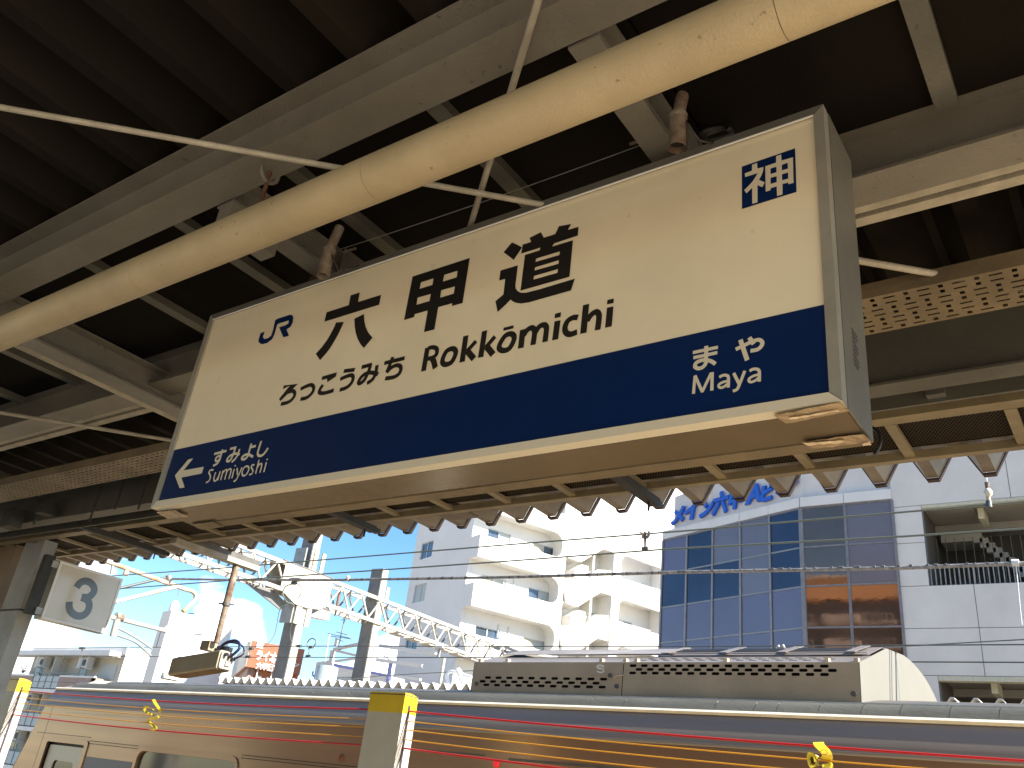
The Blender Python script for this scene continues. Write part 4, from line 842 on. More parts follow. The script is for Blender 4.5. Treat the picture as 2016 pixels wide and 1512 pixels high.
# air conditioning unit on the roof
AY = .385
def ax(px, py, ly=AY): return tp(px, py, ly)
xa0 = ax(930, 1330)[0]; xa1 = ax(1225, 1330)[0]; xa2 = ax(1692, 1345)[0]
ztop = ax(1500, 1303)[1]
half = [(AY, 2.33), (AY+.012, ztop), (AY+.295, ztop+.095), (AY+.645, ztop+.213), (W/2, ztop+.25)]
fullp = half + [(W/2 + (W/2-AY)*math.sin(R(t)), 2.33 + (ztop+.25-2.33)*max(0, math.cos(R(t)))**.8) for t in range(8, 91, 6)] + [(W-AY, 2.33)]
acu = thing('roof_air_conditioner', 'long brown grey air conditioning unit with slotted sides on the train roof', 'air conditioner', TO, TRZ)
def rowslots(xs, xe, zc, n, ln, h, off):
    out_ = []; pitch_ = (xe-xs)/n
    for i in range(n):
        c_ = xs + pitch_*(i+.5) + off; out_.append(rrect(c_-ln/2, c_+ln/2, zc-h/2, zc+h/2, h*.48, 2))
    return out_
zh = ztop-2.33
def frontpanel(x0, x1, slots, name):
    mb = B(); mb.prism([[(x0, 2.33), (x1, 2.33), (x1, ztop), (x0, ztop)]] + slots, lambda u, v, d: Vector((u, AY+.012*(v-2.33)/zh+d, v)), 0, .004)
    return mb.build(name, 'ac_steel', acu, local=True)
L1 = xa1-xa0
za = [ax(1100, y)[1] for y in (1335.5, 1343.5, 1350.8)]
s1 = rowslots(xa0+L1*.075, xa0+L1*.925, za[0], 11, L1*.045, .021, 0) + rowslots(xa0+L1*.04, xa0+L1*.88, za[1], 11, L1*.045, .021, 0) + rowslots(xa0+L1*.07, xa0+L1*.92, za[2], 11, L1*.045, .021, 0)
frontpanel(xa0, xa1-.004, s1, 'side_panel')
L2 = xa2-xa1
zb = [ax(1480, y)[1] for y in (1310.5, 1318.5, 1326.3)]
s2 = rowslots(xa1+L2*.02, xa1+L2*.90, zb[0], 16, L2*.034, .021, 0) + rowslots(xa1+L2*.05, xa1+L2*.93, zb[1], 16, L2*.034, .021, 0) + rowslots(xa1+L2*.02, xa1+L2*.90, zb[2], 16, L2*.034, .021, 0)
frontpanel(xa1+.004, xa2, s2, 'side_panel')
B().box(xa0+.01, xa2-.01, AY+.10, AY+.11, 2.34, ztop-.01).build('inner_wall', 'hole_dark', acu, local=True)
# sloping top panels with their own rows of slots
def slope(x0, x1, a, b, m, name, slots=None, lift=0):
    (ya, za_), (yb, zb_) = a, b
    def mf(u, v, d):
        t = v; return Vector((u, ya+(yb-ya)*t, za_+(zb_-za_)*t + d + lift))
    mb = B(); mb.prism([[(x0, 0), (x1, 0), (x1, 1), (x0, 1)]] + (slots or []), mf, 0, -.004)
    return mb.build(name, m, acu, local=True)
sl = []
for (vv, of) in ((.3, 0), (.5, .5), (.7, 0)):
    for i in range(15):
        c_ = xa1 + L2*.04 + L2*.86*(i+.5+of)/15.5
        sl.append([(c_-L2*.017, vv-.05), (c_+L2*.017, vv-.05), (c_+L2*.017, vv+.05), (c_-L2*.017, vv+.05)])
slope(xa0, xa1-.004, half[1], half[2], 'ac_top', 'top_panel')
slope(xa1+.004, xa2, half[1], half[2], 'ac_top', 'top_panel', sl)
B().box(xa1, xa2-.05, AY+.06, AY+.28, ztop-.01, ztop-.003).build('inner_wall', 'hole_dark', acu, local=True)
slope(xa0+.05, xa1+.25, (half[2][0]-.02, half[2][1]+.005), half[3], 'ac_top', 'top_cover', lift=.014)
slope(xa0+.05, xa1+.25, half[3], half[4], 'ac_top', 'top_cover', lift=.014)
# grille section: frames with dark louvres
gx = [ax(px, 1286, AY+.35)[0] for px in (1318, 1430, 1545, 1680)]
for i in range(3):
    ga, gb = gx[i]+.04, gx[i+1]-.05
    slope(ga, gb, (half[2][0]+.08, half[2][1]+.027), (half[2][0]+.25, half[2][1]+.0843), 'hole_dark', 'grille_void', lift=.016)
    for k in range(3):
        yy = half[2][0]+.105+k*.05; zz = half[2][1]+.055+k*.0169
        B().box(ga, gb, yy, yy+.007, zz, zz+.008).build('louvre', 'galv', acu, local=True)
slope(xa1+.25, xa2-.02, half[2], half[3], 'ac_top', 'top_cover', lift=.008)
for g in gx:
    slope(g-.035, g+.035, (half[2][0]-.02, half[2][1]+.005), half[3], 'ac_top', 'grille_frame', lift=.022)
slope(xa1+.25, xa2-.02, (half[2][0]-.02, half[2][1]+.005), (half[2][0]+.025, half[2][1]+.018), 'ac_top', 'grille_frame', lift=.016)
slope(xa1+.25, xa2-.02, half[3], half[4], 'ac_top', 'top_cover', lift=.006)
mb = B(); mb.prism([fullp], lambda u, v, d: Vector((d, u, v)), xa2-.0, xa2+.006); mb.build('end_panel', 'ac_end', acu, local=True)
mb = B(); mb.prism([fullp], lambda u, v, d: Vector((d, u, v)), xa0-.006, xa0); mb.build('end_panel', 'ac_end', acu, local=True)
mb = B(); nb = [half[4], (W-half[3][0], half[3][1]), (W-half[2][0], half[2][1]), (W-half[1][0], half[1][1]), (W-half[0][0], half[0][1])]
mb.add([(x_, y, z) for (y, z) in fullp[4:] for x_ in (xa0, xa2)], [(2*i, 2*i+1, 2*i+3, 2*i+2) for i in range(len(fullp)-5)], True); mb.build('back_panel', 'ac_top', acu, local=True)
for (px, py) in ((1201, 1330), (1214, 1351), (938, 1346), (1681, 1366)):
    x_, z_ = ax(px, py)
    B().tube([(x_, AY+.004, z_), (x_, AY-.008, z_)], .017, 12).build('bolt', 'mid_grey', acu, local=True)
for px in (945, 998, 1183, 1230, 1252, 1428, 1627, 1685):
    x_ = ax(px, 1296, AY+.03)[0]
    B().box(x_-.014, x_+.014, AY+.03, AY+.07, ztop+.004, ztop+.032).build('catch', 'tape_pale', acu, local=True)
# stencilled letter S
def sm_(px, py): return ax(px, py)
pts = [(1189, 1312.5), (1183, 1309.5), (1177.5, 1310.5), (1175.5, 1313), (1178, 1315.5), (1184, 1316.5), (1188.5, 1319), (1188, 1322.5), (1182, 1324), (1175.5, 1321.5)]
mb = B(); ribbon(mb, catmull([sm_(*q) for q in pts]), .011, lambda u, v, d: Vector((u, AY-.002+d, v)), 0)
mb.build('stencil_letter', 'paint_white', acu, local=True)
mb = B(); c_ = [sm_(*q) for q in ((1208, 1336), (1215, 1331), (1228, 1329.5))]
mb.tube(catmull([(q[0], AY-.004, q[1]) for q in c_]), .004, 6); mb.build('scratch_tape', 'tape_pale', acu, local=True)
# brackets between cover and roof edge
# antenna on the roof
ant = thing('roof_antenna', 'round beige antenna base with knob on the train roof behind the security camera', 'antenna', TO, TRZ)
x_, z_ = tp(337, 1328, .5)
B().tube([(x_, .5, z_-.06), (x_, .5, z_), (x_, .5, z_+.012)], [.115, .11, .095], 24).build('disc', 'gutter_cream', ant, local=True)
B().tube([(x_-.02, .5, z_), (x_-.02, .5, z_+.04), (x_-.02, .5, z_+.06)], [.04, .03, .012], 14).build('knob', 'post_grey', ant, local=True)

# ------------------------------------------------------------------ rope screen posts
RY = 4.95
def post(x_l, label, ztop=2.212):
    t = thing('rope_screen_post', label, 'post', (x_l, RY, 0), 0, 'rope screen posts at the platform edge')
    w_, d_ = .353, .145
    B().box(0, w_-.002, 0, d_, 0, ztop-.135).build('shaft', 'post_grey', t, local=True)
    mb = B(); mb.prism([[(0, 0), (d_, 0), (d_, .128), (d_*.45, .142), (0, .14)]], lambda u, v, d: Vector((d, u, ztop-.135+v)), 0, w_-.002)
    mb.build('yellow_cap', 'post_yellow', t, local=True)
    B().box(-.003, w_+.001, -.003, d_+.003, ztop-.012, ztop-.006).build('cap_seam', 'mid_grey', t, local=True)
    B().box(w_-.002, w_+.003, .05, .072, .3, ztop-.075).build('rope_slot', 'slot_dark', t, local=True)
    B().box(-.003, .001, .05, .072, .3, ztop-.075).build('rope_slot', 'slot_dark', t, local=True)
    mb = B()
    for k in range(7):
        z = 1.95 - k*.14; mb.beam((w_+.002, .052, z), (w_+.002, .018, z-.16), .003, .003)
    mb.build('cord', 'mid_grey', t, local=True)
    return t
PX = -.9755*RY
post(PX, 'grey rope screen post with yellow top standing in front of the train')
post(atY(19, 1345, RY).x-.17, 'rope screen post with yellow top half hidden behind the column at the left edge')
PXL = atY(19, 1345, RY).x + .18
ROPEY = RY+.061
levels = []
for (px, py) in ((808, 1400.5), (803, 1420), (800.5, 1437), (797.5, 1456), (795, 1473)):
    levels.append(atY(px, py, ROPEY).z)
names = ['top red', 'upper amber', 'middle amber', 'lower amber', 'bottom red']
for i, z in enumerate(levels):
    red = i in (0, 4); r_ = .0068 if red else .0042
    for side, (xa, xb, sag) in (('right', (PX+.353, PX+.353+8.9, .075)), ('left', (PX, PXL, .028))):
        t = [s/28 for s in range(29)]
        pts = [(xa+(xb-xa)*q, ROPEY, z - sag*4*q*(1-q)) for q in t]
        o = B().tube(pts, r_, 10).build('screen_rope', 'rope_red' if red else 'rope_amber', None, base=(xa, ROPEY, z))
        o['label'] = '%s rope of the rope screen, %s of the yellow topped post' % (names[i], side); o['category'] = 'rope'; o['group'] = 'ropes of the platform rope screen'
        if side == 'left':
            m_ = 6
            B().tube([pts[27], pts[28]], r_*1.2, 8).build('rope_end', 'slot_dark', o)
            WL[o] = Vector((xa, ROPEY, z))
def tag_ribbon(label, path, wpx, y_):
    t = thing('warning_tag', label, 'tag', tuple(atY(*path[0], y_)), 0, 'yellow warning ribbons tied to the ropes')
    pts = catmull([tuple(atY(px, py, y_ + dy)) for px, py, dy in path], False, 5)
    mb = B(); n = len(pts); v = []
    for i, p in enumerate(pts):
        v += [(p[0]-wpx/2, p[1], p[2]), (p[0]+wpx/2, p[1], p[2])]
    mb.add(v, [(2*i, 2*i+1, 2*i+3, 2*i+2) for i in range(n-1)], True)
    mb.build('ribbon', 'tag_yellow', t, fix=False)
    return t
def path3(p): return [(a, b, c) for a, b, c in p]
_at = atY
def tagmake(label, path, wd, y_):
    t = thing('warning_tag', label, 'tag', tuple(_at(path[0][0], path[0][1], y_)), 0, 'yellow warning ribbons tied to the ropes')
    P3 = [tuple(_at(a, b, y_ + c)) for a, b, c in path]
    pts = catmull(P3, False, 5); mb = B(); v = []
    for i, p in enumerate(pts):
        q = pts[min(i+1, len(pts)-1)]; o_ = pts[max(i-1, 0)]
        d = (Vector(q)-Vector(o_)).normalized(); sv = d.cross(Vector((0, 1, .25))).normalized()
        if sv.length < .1: sv = Vector((1, 0, 0))
        sv = (sv*.35 + Vector((.8, .55, 0))).normalized()
        v += [Vector(p)-sv*wd/2, Vector(p)+sv*wd/2]
    mb.add(v, [(2*i, 2*i+1, 2*i+3, 2*i+2) for i in range(len(pts)-1)], True)
    mb.build('ribbon', 'tag_yellow', t, fix=False); return t
tA = tagmake('curly yellow warning ribbon tied to the ropes near the left window', [(302, 1377, -.02), (307, 1386, -.03), (315, 1398, -.02), (312, 1402, .01), (303, 1398, .02), (292, 1391, -.02), (284, 1394, -.035), (290, 1403, -.02), (303, 1408, 0), (311, 1410, -.02), (308, 1414, -.03), (297, 1415, -.02), (293, 1421, -.01), (300, 1427, -.02), (307, 1434, -.02), (298, 1437, -.02), (290, 1435, -.02)], .030, ROPEY)
tB = tagmake('yellow warning ribbon with black characters tied to the ropes near the right edge', [(1611, 1461, -.02), (1614, 1468, -.03), (1624, 1478, -.03), (1629, 1490, -.02), (1622, 1496, .0), (1610, 1488, -.02), (1600, 1486, -.03), (1600, 1498, -.035), (1604, 1508, -.03), (1616, 1506, -.02), (1628, 1504, -.02), (1630, 1512, -.02)], .055, ROPEY)
P = atY(1595, 1504, ROPEY-.05)
place_text('触', .042, P, (1, .1, 0), (0, 0, 1), 'sign_black', 'printed_character', tB, .0006, .0012)
P = atY(1622, 1481, ROPEY-.05)
B().tube([P + Vector((.018*math.cos(a*.4), 0, .012*math.sin(a*.4))) for a in range(17)], .0016, 6).build('printed_ring', 'rope_red', tB)

# ------------------------------------------------------------------ overhead wires
def wire(label, pts, Y, r, m, ext=(1, 1)):
    P = [atY(px, py, Y) for px, py in pts]
    a = P[0] + (P[0]-P[1]).normalized()*ext[0]*14 if ext[0] else None
    b = P[-1] + (P[-1]-P[-2]).normalized()*ext[1]*10 if ext[1] else None
    Q = ([tuple(a)] if a else []) + [tuple(p) for p in P] + ([tuple(b)] if b else [])
    o = B().tube(Q, r, 8).build('overhead_wire', m, None, base=tuple(P[0]))
    o['label'] = label; o['category'] = 'wire'; o['group'] = 'overhead line wires'; WL[o] = P[0]
    return o
w1 = wire('topmost green grey overhead wire across the apartment house', [(222, 1133.7), (444.7, 1117.9), (650, 1101), (1010, 1071.6), (1350, 1045), (1780, 1008), (2016, 988)], 7.0, .0085, 'wire_green')
w2 = wire('second green grey overhead wire, joined by a clamp to the topmost one', [(238, 1158.9), (448.7, 1143), (650, 1129), (1010, 1104), (1316, 1080.8), (1780, 1055.9), (2016, 1040.8)], 7.0, .0085, 'wire_green')
w3 = wire('thick wrapped grey overhead cable below the two green wires', [(340, 1139.7), (448, 1141.5), (650, 1142), (1010, 1136), (1316, 1127), (1780, 1118), (2016, 1109)], 7.05, .0155, 'wire_grey', (0, 1))
B().tube(catmull([(-0.0+atY(340,1139.7,7.05).x, 7.05, atY(340,1139.7,7.05).z), tuple(atY(336, 1143, 7.05)), tuple(atY(334, 1149, 7.05))]), .0155, 8).build('bent_end', 'gantry_rust', w3)
w4 = wire('thin upper contact wire of the far track passing over the train roof unit', [(40, 1276), (650, 1272), (1316, 1273), (2016, 1269)], 11.7, .0085, 'wire_dark')
w5 = wire('thin lower contact wire of the far track crossing the blank wall', [(40, 1291.5), (550, 1294), (945, 1294.5), (1780, 1303), (2016, 1304)], 11.7, .0085, 'wire_dark')
w6 = wire('short thin wire rising behind the far corrugated roof', [(620, 1345), (745, 1331), (1010, 1316)], 13.6, .010, 'wire_dark', (0, 1))
w7 = wire('thin grey wire low across the left apartment house', [(30, 1340), (150, 1344)], 12.2, .008, 'wire_dark', (1, 0))
# wrap marks on the thick cable
random.seed(3)
mb = B()
for k in range(60):
    t = (k+random.random()*.8)/60; px = 470 + t*1540; py = (1141.5 + (px-448)*0.0025) if px < 650 else 1142 - (px-650)*.0167 + (0 if px < 1316 else (px-1316)*.0)
    if px > 1316: py = 1127 - (px-1316)*.0255
    elif px > 1010: py = 1136 - (px-1010)*.0294
    a = atY(px, py, 7.05); mb.tube([a, a + Vector((.008+.035*random.random()**2, 0, 0))], .0160, 8)
mb.build('wrap_band', 'mid_grey', w3, kind='stuff')
def fitting(parent, pts, r, m, name='clamp', n=8, Y=7.0):
    return B().tube([atY(px, py, Y) for px, py in pts], r, n).build(name, m, parent)
fitting(w2, [(1270, 1047), (1271, 1085)], .014, 'rusty_paint', 'spacer')
fitting(w2, [(1262, 1047), (1266, 1054), (1265, 1060)], .014, 'gantry_rust', 'clamp'); fitting(w2, [(1278, 1046), (1277, 1054), (1273, 1060)], .014, 'rusty_paint', 'clamp'); fitting(w2, [(1264, 1080), (1276, 1079)], .016, 'mid_grey', 'clamp')
# insulator hanging above the top wire on the right
ins = thing('hanging_insulator', 'cream and brown insulator hanging above the top wire near the right edge', 'insulator', tuple(atY(1945, 990, 7.0)))
for nm, pts, r, m in (('hanger_wire', [(1941, 910), (1943, 951)], .004, 'paint_white'), ('shackle', [(1943, 950), (1944, 962)], [.018, .014], 'rusty_paint'), ('insulator_body', [(1944, 962), (1945, 967), (1945.5, 973), (1946, 978)], [.016, .03, .03, .016], 'insul_white'), ('shackle', [(1946, 978), (1946.5, 988)], [.014, .018], 'gantry_rust'), ('clamp', [(1946.5, 986), (1947, 999)], [.02, .028], 'wire_dark')):
    B().tube([atY(px, py, 7.0) for px, py in pts], r, 12).build(nm, m, ins)
fitting(w3, [(1992, 1108), (2006, 1108)], .026, 'paint_white', 'clamp', 10, 7.05)
fitting(w3, [(2000, 1112), (2003, 1140), (2008, 1195), (2012, 1230)], .004, 'paint_white', 'dropper', 6, 7.05)
for (px, py) in ((1533, 1274), (1542, 1273)): fitting(w4, [(px-2, py-2), (px+2, py+4)], .03, 'galv', 'clamp', 8, 11.7)
sp = fitting(w5, [(866, 1278), (863, 1294)], .028, 'galv', 'spacer', 8, 11.7); fitting(w5, [(858, 1273), (873, 1273)], .03, 'paint_white', 'clamp', 8, 11.7)
fitting(w5, [(162, 1277), (160, 1291)], .012, 'wire_dark', 'dropper', 6, 11.7); fitting(w4, [(157, 1276), (167, 1276)], .03, 'wire_dark', 'clamp', 6, 11.7)
fitting(w3, [(685, 1135), (687, 1143)], .022, 'insul_white', 'clamp', 8, 7.05)
fitting(w3, [(570, 1140), (577, 1141), (590, 1141), (596, 1142)], [.012, .028, .028, .012], 'wire_grey', 'splice', 8, 7.05)
fitting(w3, [(575, 1148), (583, 1148)], .022, 'mid_grey', 'clamp', 8, 7.05)
lp = catmull([(577, 1149, 0), (562, 1155, 0), (557, 1168, 0), (562, 1182, 0), (569, 1187, 0), (576, 1189, 0), (580, 1200, 0), (573, 1235, 0), (571, 1250, 0), (576, 1265, 0), (585, 1272, 0), (592, 1272, 0)])
B().tube([atY(p[0], p[1], 7.05 + max(0, (p[1]-1185)/85)*4.6) for p in lp], .007, 6).build('feeder_loop', 'wire_green', w3)
lp = catmull([(585, 1149, 0), (594, 1157, 0), (593, 1168, 0), (585, 1180, 0)])
B().tube([atY(p[0], p[1], 7.05) for p in lp], .005, 6).build('feeder_loop', 'wire_green', w3)
lp = catmull([(563, 1190, 0), (551, 1200, 0), (545, 1230, 0), (540, 1250, 0), (530, 1265, 0), (518, 1274, 0)])
B().tube([atY(p[0], p[1], 7.05 + max(0, (p[1]-1185)/85)*4.6) for p in lp], .006, 6).build('feeder_loop', 'wire_green', w3)
for pts in ([(607, 1290, 0), (609, 1280, 0), (605, 1270, 0), (607, 1262, 0), (614, 1257, 0), (621, 1260, 0), (622, 1266, 0), (617, 1273, 0)], [(490, 1294, 0), (493, 1287, 0), (488, 1276, 0), (488, 1268, 0), (491, 1264, 0)]):
    B().tube([atY(p[0], p[1], 11.65) for p in catmull(pts)], .012, 6).build('hook_jumper', 'wire_green', w5)
for (px, py) in ((612, 1274), (607, 1292), (589, 1272), (488, 1293), (494, 1277)): fitting(w5, [(px-4, py), (px+4, py)], .028, 'wire_dark', 'clamp', 8, 11.68)

# cantilever bracket at the left
cb = thing('cantilever_bracket', 'rust streaked white tube bracket of the overhead line right of the number sign', 'bracket', (-13, 9, 4.0))
XB_ = -13.0
def tb(pts, r, m, name='tube', smooth=True, n=12):
    P = [tuple(atX(px, py, XB_)) for px, py in pts]
    return B().tube(catmull(P, False, 5) if smooth and len(P) > 2 else P, r, n).build(name, m, cb)
tb([(180, 1094), (232, 1113), (330, 1148), (364, 1160), (378, 1164), (385, 1172), (382, 1183), (360, 1204)], .036, 'gantry_rust', 'bent_arm')
tb([(226, 1185), (300, 1167), (348, 1155)], .032, 'gantry_white', 'strut', False)
tb([(300, 1167), (325, 1160)], .033, 'gantry_rust', 'rust_sleeve', False)
tb([(215, 1214), (318, 1240), (323, 1240), (332, 1233)], .034, 'gantry_white', 'lower_arm')
tb([(234, 1208), (222, 1253)], .05, 'gantry_white', 'clamp_plate', False)
tb([(231, 1236), (265, 1254), (299, 1277)], .018, 'galv', 'steady_arm'); tb([(229, 1250), (262, 1262), (280, 1275), (297, 1291)], .018, 'galv', 'steady_arm')
tb([(236, 1158), (312, 1140), (326, 1138)], .022, 'wire_dark', 'stay_tube', False)
tb([(250, 1119), (247, 1133)], [.03, .05], 'gantry_rust', 'insulator', False); tb([(222, 1112), (218, 1131)], .02, 'galv', 'hanger', False)
tb([(331, 1132), (335, 1150)], .045, 'galv', 'clamp', False); tb([(228, 1213), (242, 1217)], .06, 'rusty_paint', 'clamp', False)

# ------------------------------------------------------------------ steel gantry across the tracks
GO = Vector((-22.0, 17.6, 0)); GRZ = math.radians(2.6)
GYv = Vector((-math.sin(GRZ), math.cos(GRZ), 0)); GXv = Vector((math.cos(GRZ), math.sin(GRZ), 0))
gan = thing('overhead_line_gantry', 'long white lattice truss gantry crossing the tracks', 'gantry', GO, GRZ)
def gy(px, py): P = hit(px, py, GO, GXv); return (P-GO).dot(GYv), P.z
ZT, ZBm = 7.80, 6.99
Y0g, Y1g = -16.0, 16.5
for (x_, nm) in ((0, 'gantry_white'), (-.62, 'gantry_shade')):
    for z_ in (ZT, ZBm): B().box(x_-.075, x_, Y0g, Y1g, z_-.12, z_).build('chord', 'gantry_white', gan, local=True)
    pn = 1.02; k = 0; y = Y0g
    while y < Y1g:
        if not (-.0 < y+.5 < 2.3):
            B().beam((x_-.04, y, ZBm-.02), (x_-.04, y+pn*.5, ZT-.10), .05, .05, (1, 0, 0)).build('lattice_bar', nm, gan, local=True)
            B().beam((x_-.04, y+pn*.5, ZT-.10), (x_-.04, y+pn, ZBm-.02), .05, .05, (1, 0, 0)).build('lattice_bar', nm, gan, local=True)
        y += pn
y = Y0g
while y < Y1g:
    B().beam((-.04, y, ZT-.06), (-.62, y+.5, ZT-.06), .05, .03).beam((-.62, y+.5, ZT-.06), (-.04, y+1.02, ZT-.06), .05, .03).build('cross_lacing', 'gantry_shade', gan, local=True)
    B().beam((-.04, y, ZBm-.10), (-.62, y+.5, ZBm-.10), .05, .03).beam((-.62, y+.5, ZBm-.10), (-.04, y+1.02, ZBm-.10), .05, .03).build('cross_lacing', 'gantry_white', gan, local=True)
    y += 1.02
gu = B(); ga, gb = .12, 2.32
gu.box(.001, .014, ga, gb, ZBm-.10, ZT-.02); gu.box(-.70, -.69, ga, gb, ZBm-.10, ZT-.02).build('gusset_plate', 'gantry_white', gan, local=True)
B().box(-.72, .03, ga-.1, gb+.1, ZT, ZT+.03).build('cap_plate', 'gantry_shade', gan, local=True)
mb = B()
for k in range(16):
    mb.tube([(.014, ga+.08+k*.137, ZBm-.04), (.026, ga+.08+k*.137, ZBm-.04)], .018, 6)
    if k % 2 == 0: mb.tube([(.014, ga+.08+k*.137, ZT-.08), (.026, ga+.08+k*.137, ZT-.08)], .018, 6)
for k in range(5):
    mb.tube([(.014, ga+.85, ZBm+.12+k*.14), (.026, ga+.85, ZBm+.12+k*.14)], .018, 6); mb.tube([(.014, ga+1.3, ZBm+.12+k*.14), (.026, ga+1.3, ZBm+.12+k*.14)], .018, 6)
mb.build('rivet_rows', 'galv', gan, local=True, kind='stuff')
mb = B(); mb.prism([[(ga+.1, ZBm-.12), (gb-.05, ZBm-.12), (gb-.35, ZBm-.30), (ga+1.3, ZBm-.38), (ga+.75, ZBm-.38)]], lambda u, v, d: Vector((d, u, v)), .0, .012); mb.build('knee_plate', 'gantry_white', gan, local=True)
mb = B(); mb.prism([[(-1.1, ZBm-.12), (ga+.1, ZBm-.12), (ga+.75, ZBm-.38), (ga+.55, ZBm-.62)]], lambda u, v, d: Vector((d, u, v)), -.40, -.34); mb.build('knee_bracket', 'gantry_shade', gan, local=True)
def gpost(y, z0, z1, wd, mat_='gantry_white', sl=None):
    # H-section: two flanges and a web
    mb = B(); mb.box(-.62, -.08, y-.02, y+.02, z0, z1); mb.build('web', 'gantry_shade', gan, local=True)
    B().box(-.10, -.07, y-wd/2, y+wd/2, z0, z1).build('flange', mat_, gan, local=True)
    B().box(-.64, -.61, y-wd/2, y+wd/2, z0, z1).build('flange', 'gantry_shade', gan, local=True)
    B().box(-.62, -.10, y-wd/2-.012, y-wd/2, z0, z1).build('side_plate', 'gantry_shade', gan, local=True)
for (y, zt) in ((gy(600, 1200)[0], 10.2), (gy(742, 1240)[0], gy(765, 1122)[1])):
    gpost(y, -1.6, zt, .30)
y1_ = gy(600, 1200)[0]
B().box(-.06, -.02, y1_-.34, y1_-.10, ZBm-.95, ZBm-.12).build('splice_plate', 'gantry_white', gan, local=True)
B().box(-.06, -.02, y1_+.14, y1_+.34, ZBm-.95, ZBm-.12).build('splice_plate', 'gantry_white', gan, local=True)
B().box(-.60, -.1, y1_-.42, y1_-.36, ZBm-.95, ZBm-.12).build('splice_plate', 'galv', gan, local=True)
B().box(-.06, -.02, y1_-.05, y1_+.12, ZT+.03, ZT+.75).build('splice_plate', 'gantry_rust', gan, local=True)
B().box(-.06, -.02, y1_+.30, y1_+.46, ZT+.03, ZT+.70).build('splice_plate', 'gantry_rust', gan, local=True)
B().box(-.60, -.1, y1_-.40, y1_-.34, ZT+.03, ZT+.70).build('splice_plate', 'galv', gan, local=True)
y2_ = gy(742, 1240)[0]
B().box(-.06, -.02, y2_+.18, y2_+.34, ZT-.1, ZT+.45).build('splice_plate', 'gantry_white', gan, local=True)
for k in range(7):
    yy = 6.2 + k*.95
    B().box(-.5, -.05, yy, yy+.5, ZBm-.2, ZBm-.14).build('walkway_board', 'gantry_white', gan, local=True)
fl = thing('flood_lamp', 'white flood lamp shade hanging under the gantry by its gusset plate', 'lamp', GO, GRZ)
ya_, za_ = gy(617, 1214); yb_, zb_ = gy(655, 1222); yc_, zc_ = gy(652, 1198)
mb = B(); mb.prism([[gy(617, 1213), gy(654, 1221), gy(657, 1206), gy(650, 1197), gy(638, 1197)]], lambda u, v, d: Vector((d, u, v)), -.5, -.15); mb.build('shade', 'paint_white', fl, local=True)
B().tube([(-.3, yc_-.1, zc_), (-.3, yc_-.05, ZBm-.12)], .05, 8).build('stem', 'rusty_paint', fl, local=True)
hi = thing('line_insulator', 'dark red insulator rod hanging inside the truss right of the gusset plate', 'insulator', GO, GRZ)
pa, pb = gy(678, 1158), gy(672, 1192)
B().tube([(-.2, pa[0], pa[1]), (-.2, pb[0], pb[1])], .045, 10).build('rod', 'insul_brown', hi, local=True)
B().tube([(-.2, pb[0], pb[1]), (-.2, pb[0], pb[1]-.35)], .03, 8).build('clamp', 'rusty_paint', hi, local=True)

# ------------------------------------------------------------------ the other platform's canopy
far = thing('far_platform_canopy', 'pale folded sheet canopy of the opposite platform seen over the train roof', 'canopy', (-5, 12.3, 0))
FY = 12.3; FZ = 1.55 + .1503*FY
def saw(x0, x1, name):
    p = PITCH; mb = B(); v = []; n = 0; xs_ = []
    ph = atY(665.0, 1341, FY).x
    k = math.floor((x0-ph)/p)
    while ph + k*p < x1:
        c = ph + k*p; xs_ += [(c-.02, FZ), (c+.02, FZ), (c+p/2-.02, FZ-.125), (c+p/2+.02, FZ-.125)]; k += 1
    n = len(xs_)
    for (y, q) in ((FY, 0), (FY+5.5, 0), (FY, -.012), (FY+5.5, -.012)):
        v += [(x, y, z+q) for x, z in xs_]
    f = []
    for i in range(n-1):
        f += [(i, i+1, n+i+1, n+i), (2*n+i, 3*n+i, 3*n+i+1, 2*n+i+1), (i, 2*n+i, 2*n+i+1, i+1)]
    mb.add(v, f); return mb.build(name, 'wall_white', far)
saw(-16.5, -1.0, 'roof_sheet'); saw(-1.0, 4.0, 'roof_sheet')
B().box(-16.5, 4.0, FY+.10, FY+.14, FZ-.32, FZ-.13).build('edge_beam', 'dark_grey', far)
B().box(-16.5, 4.0, FY+.25, FY+5.3, FZ-.17, FZ-.15).build('soffit', 'dark_grey', far)
for xx in (-15, -10, -5, 0): B().box(xx-.12, xx+.12, FY+2.6, FY+2.84, 0, FZ-.3).build('column', 'column_grey', far)
pa = atY(470, 1338, FY+.6); pb = atY(540, 1338, FY+.6)
for (xa, xb, zt) in ((480, 500, 1344), (505, 545, 1335)):
    a = atY(xa, zt, FY+.5); b = atY(xb, zt, FY+.5); B().box(a.x, b.x, FY+.5, FY+1.6, FZ-.3, a.z).build('roof_box', 'band_white', far)
tank = thing('vent_cylinder', 'pale blue grey cylinder standing on the far canopy left of the second gantry post', 'cylinder', tuple(atY(643, 1350, 13.2)))
a = atY(646, 1312, 13.2); b = atY(640, 1352, 13.2)
r_ = (atY(660, 1330, 13.2) - atY(631, 1330, 13.2)).length/2
B().tube([(a.x, 13.2, b.z-.5), (a.x, 13.2, a.z-.02), (a.x, 13.2, a.z)], [r_, r_, r_*.86], 24).build('shell', 'pale_blue_tank', tank)
hd = thing('bent_white_pipe', 'white bent bracket pipe beside the left end of the roof air conditioner', 'pipe', tuple(atY(885, 1330, 12.8)))
B().tube([atY(p[0], p[1], 12.8) for p in catmull([(884, 1348, 0), (880, 1332, 0), (883, 1324, 0), (892, 1322, 0), (905, 1326, 0), (930, 1334, 0)])], .03, 10).build('tube', 'paint_white', hd)
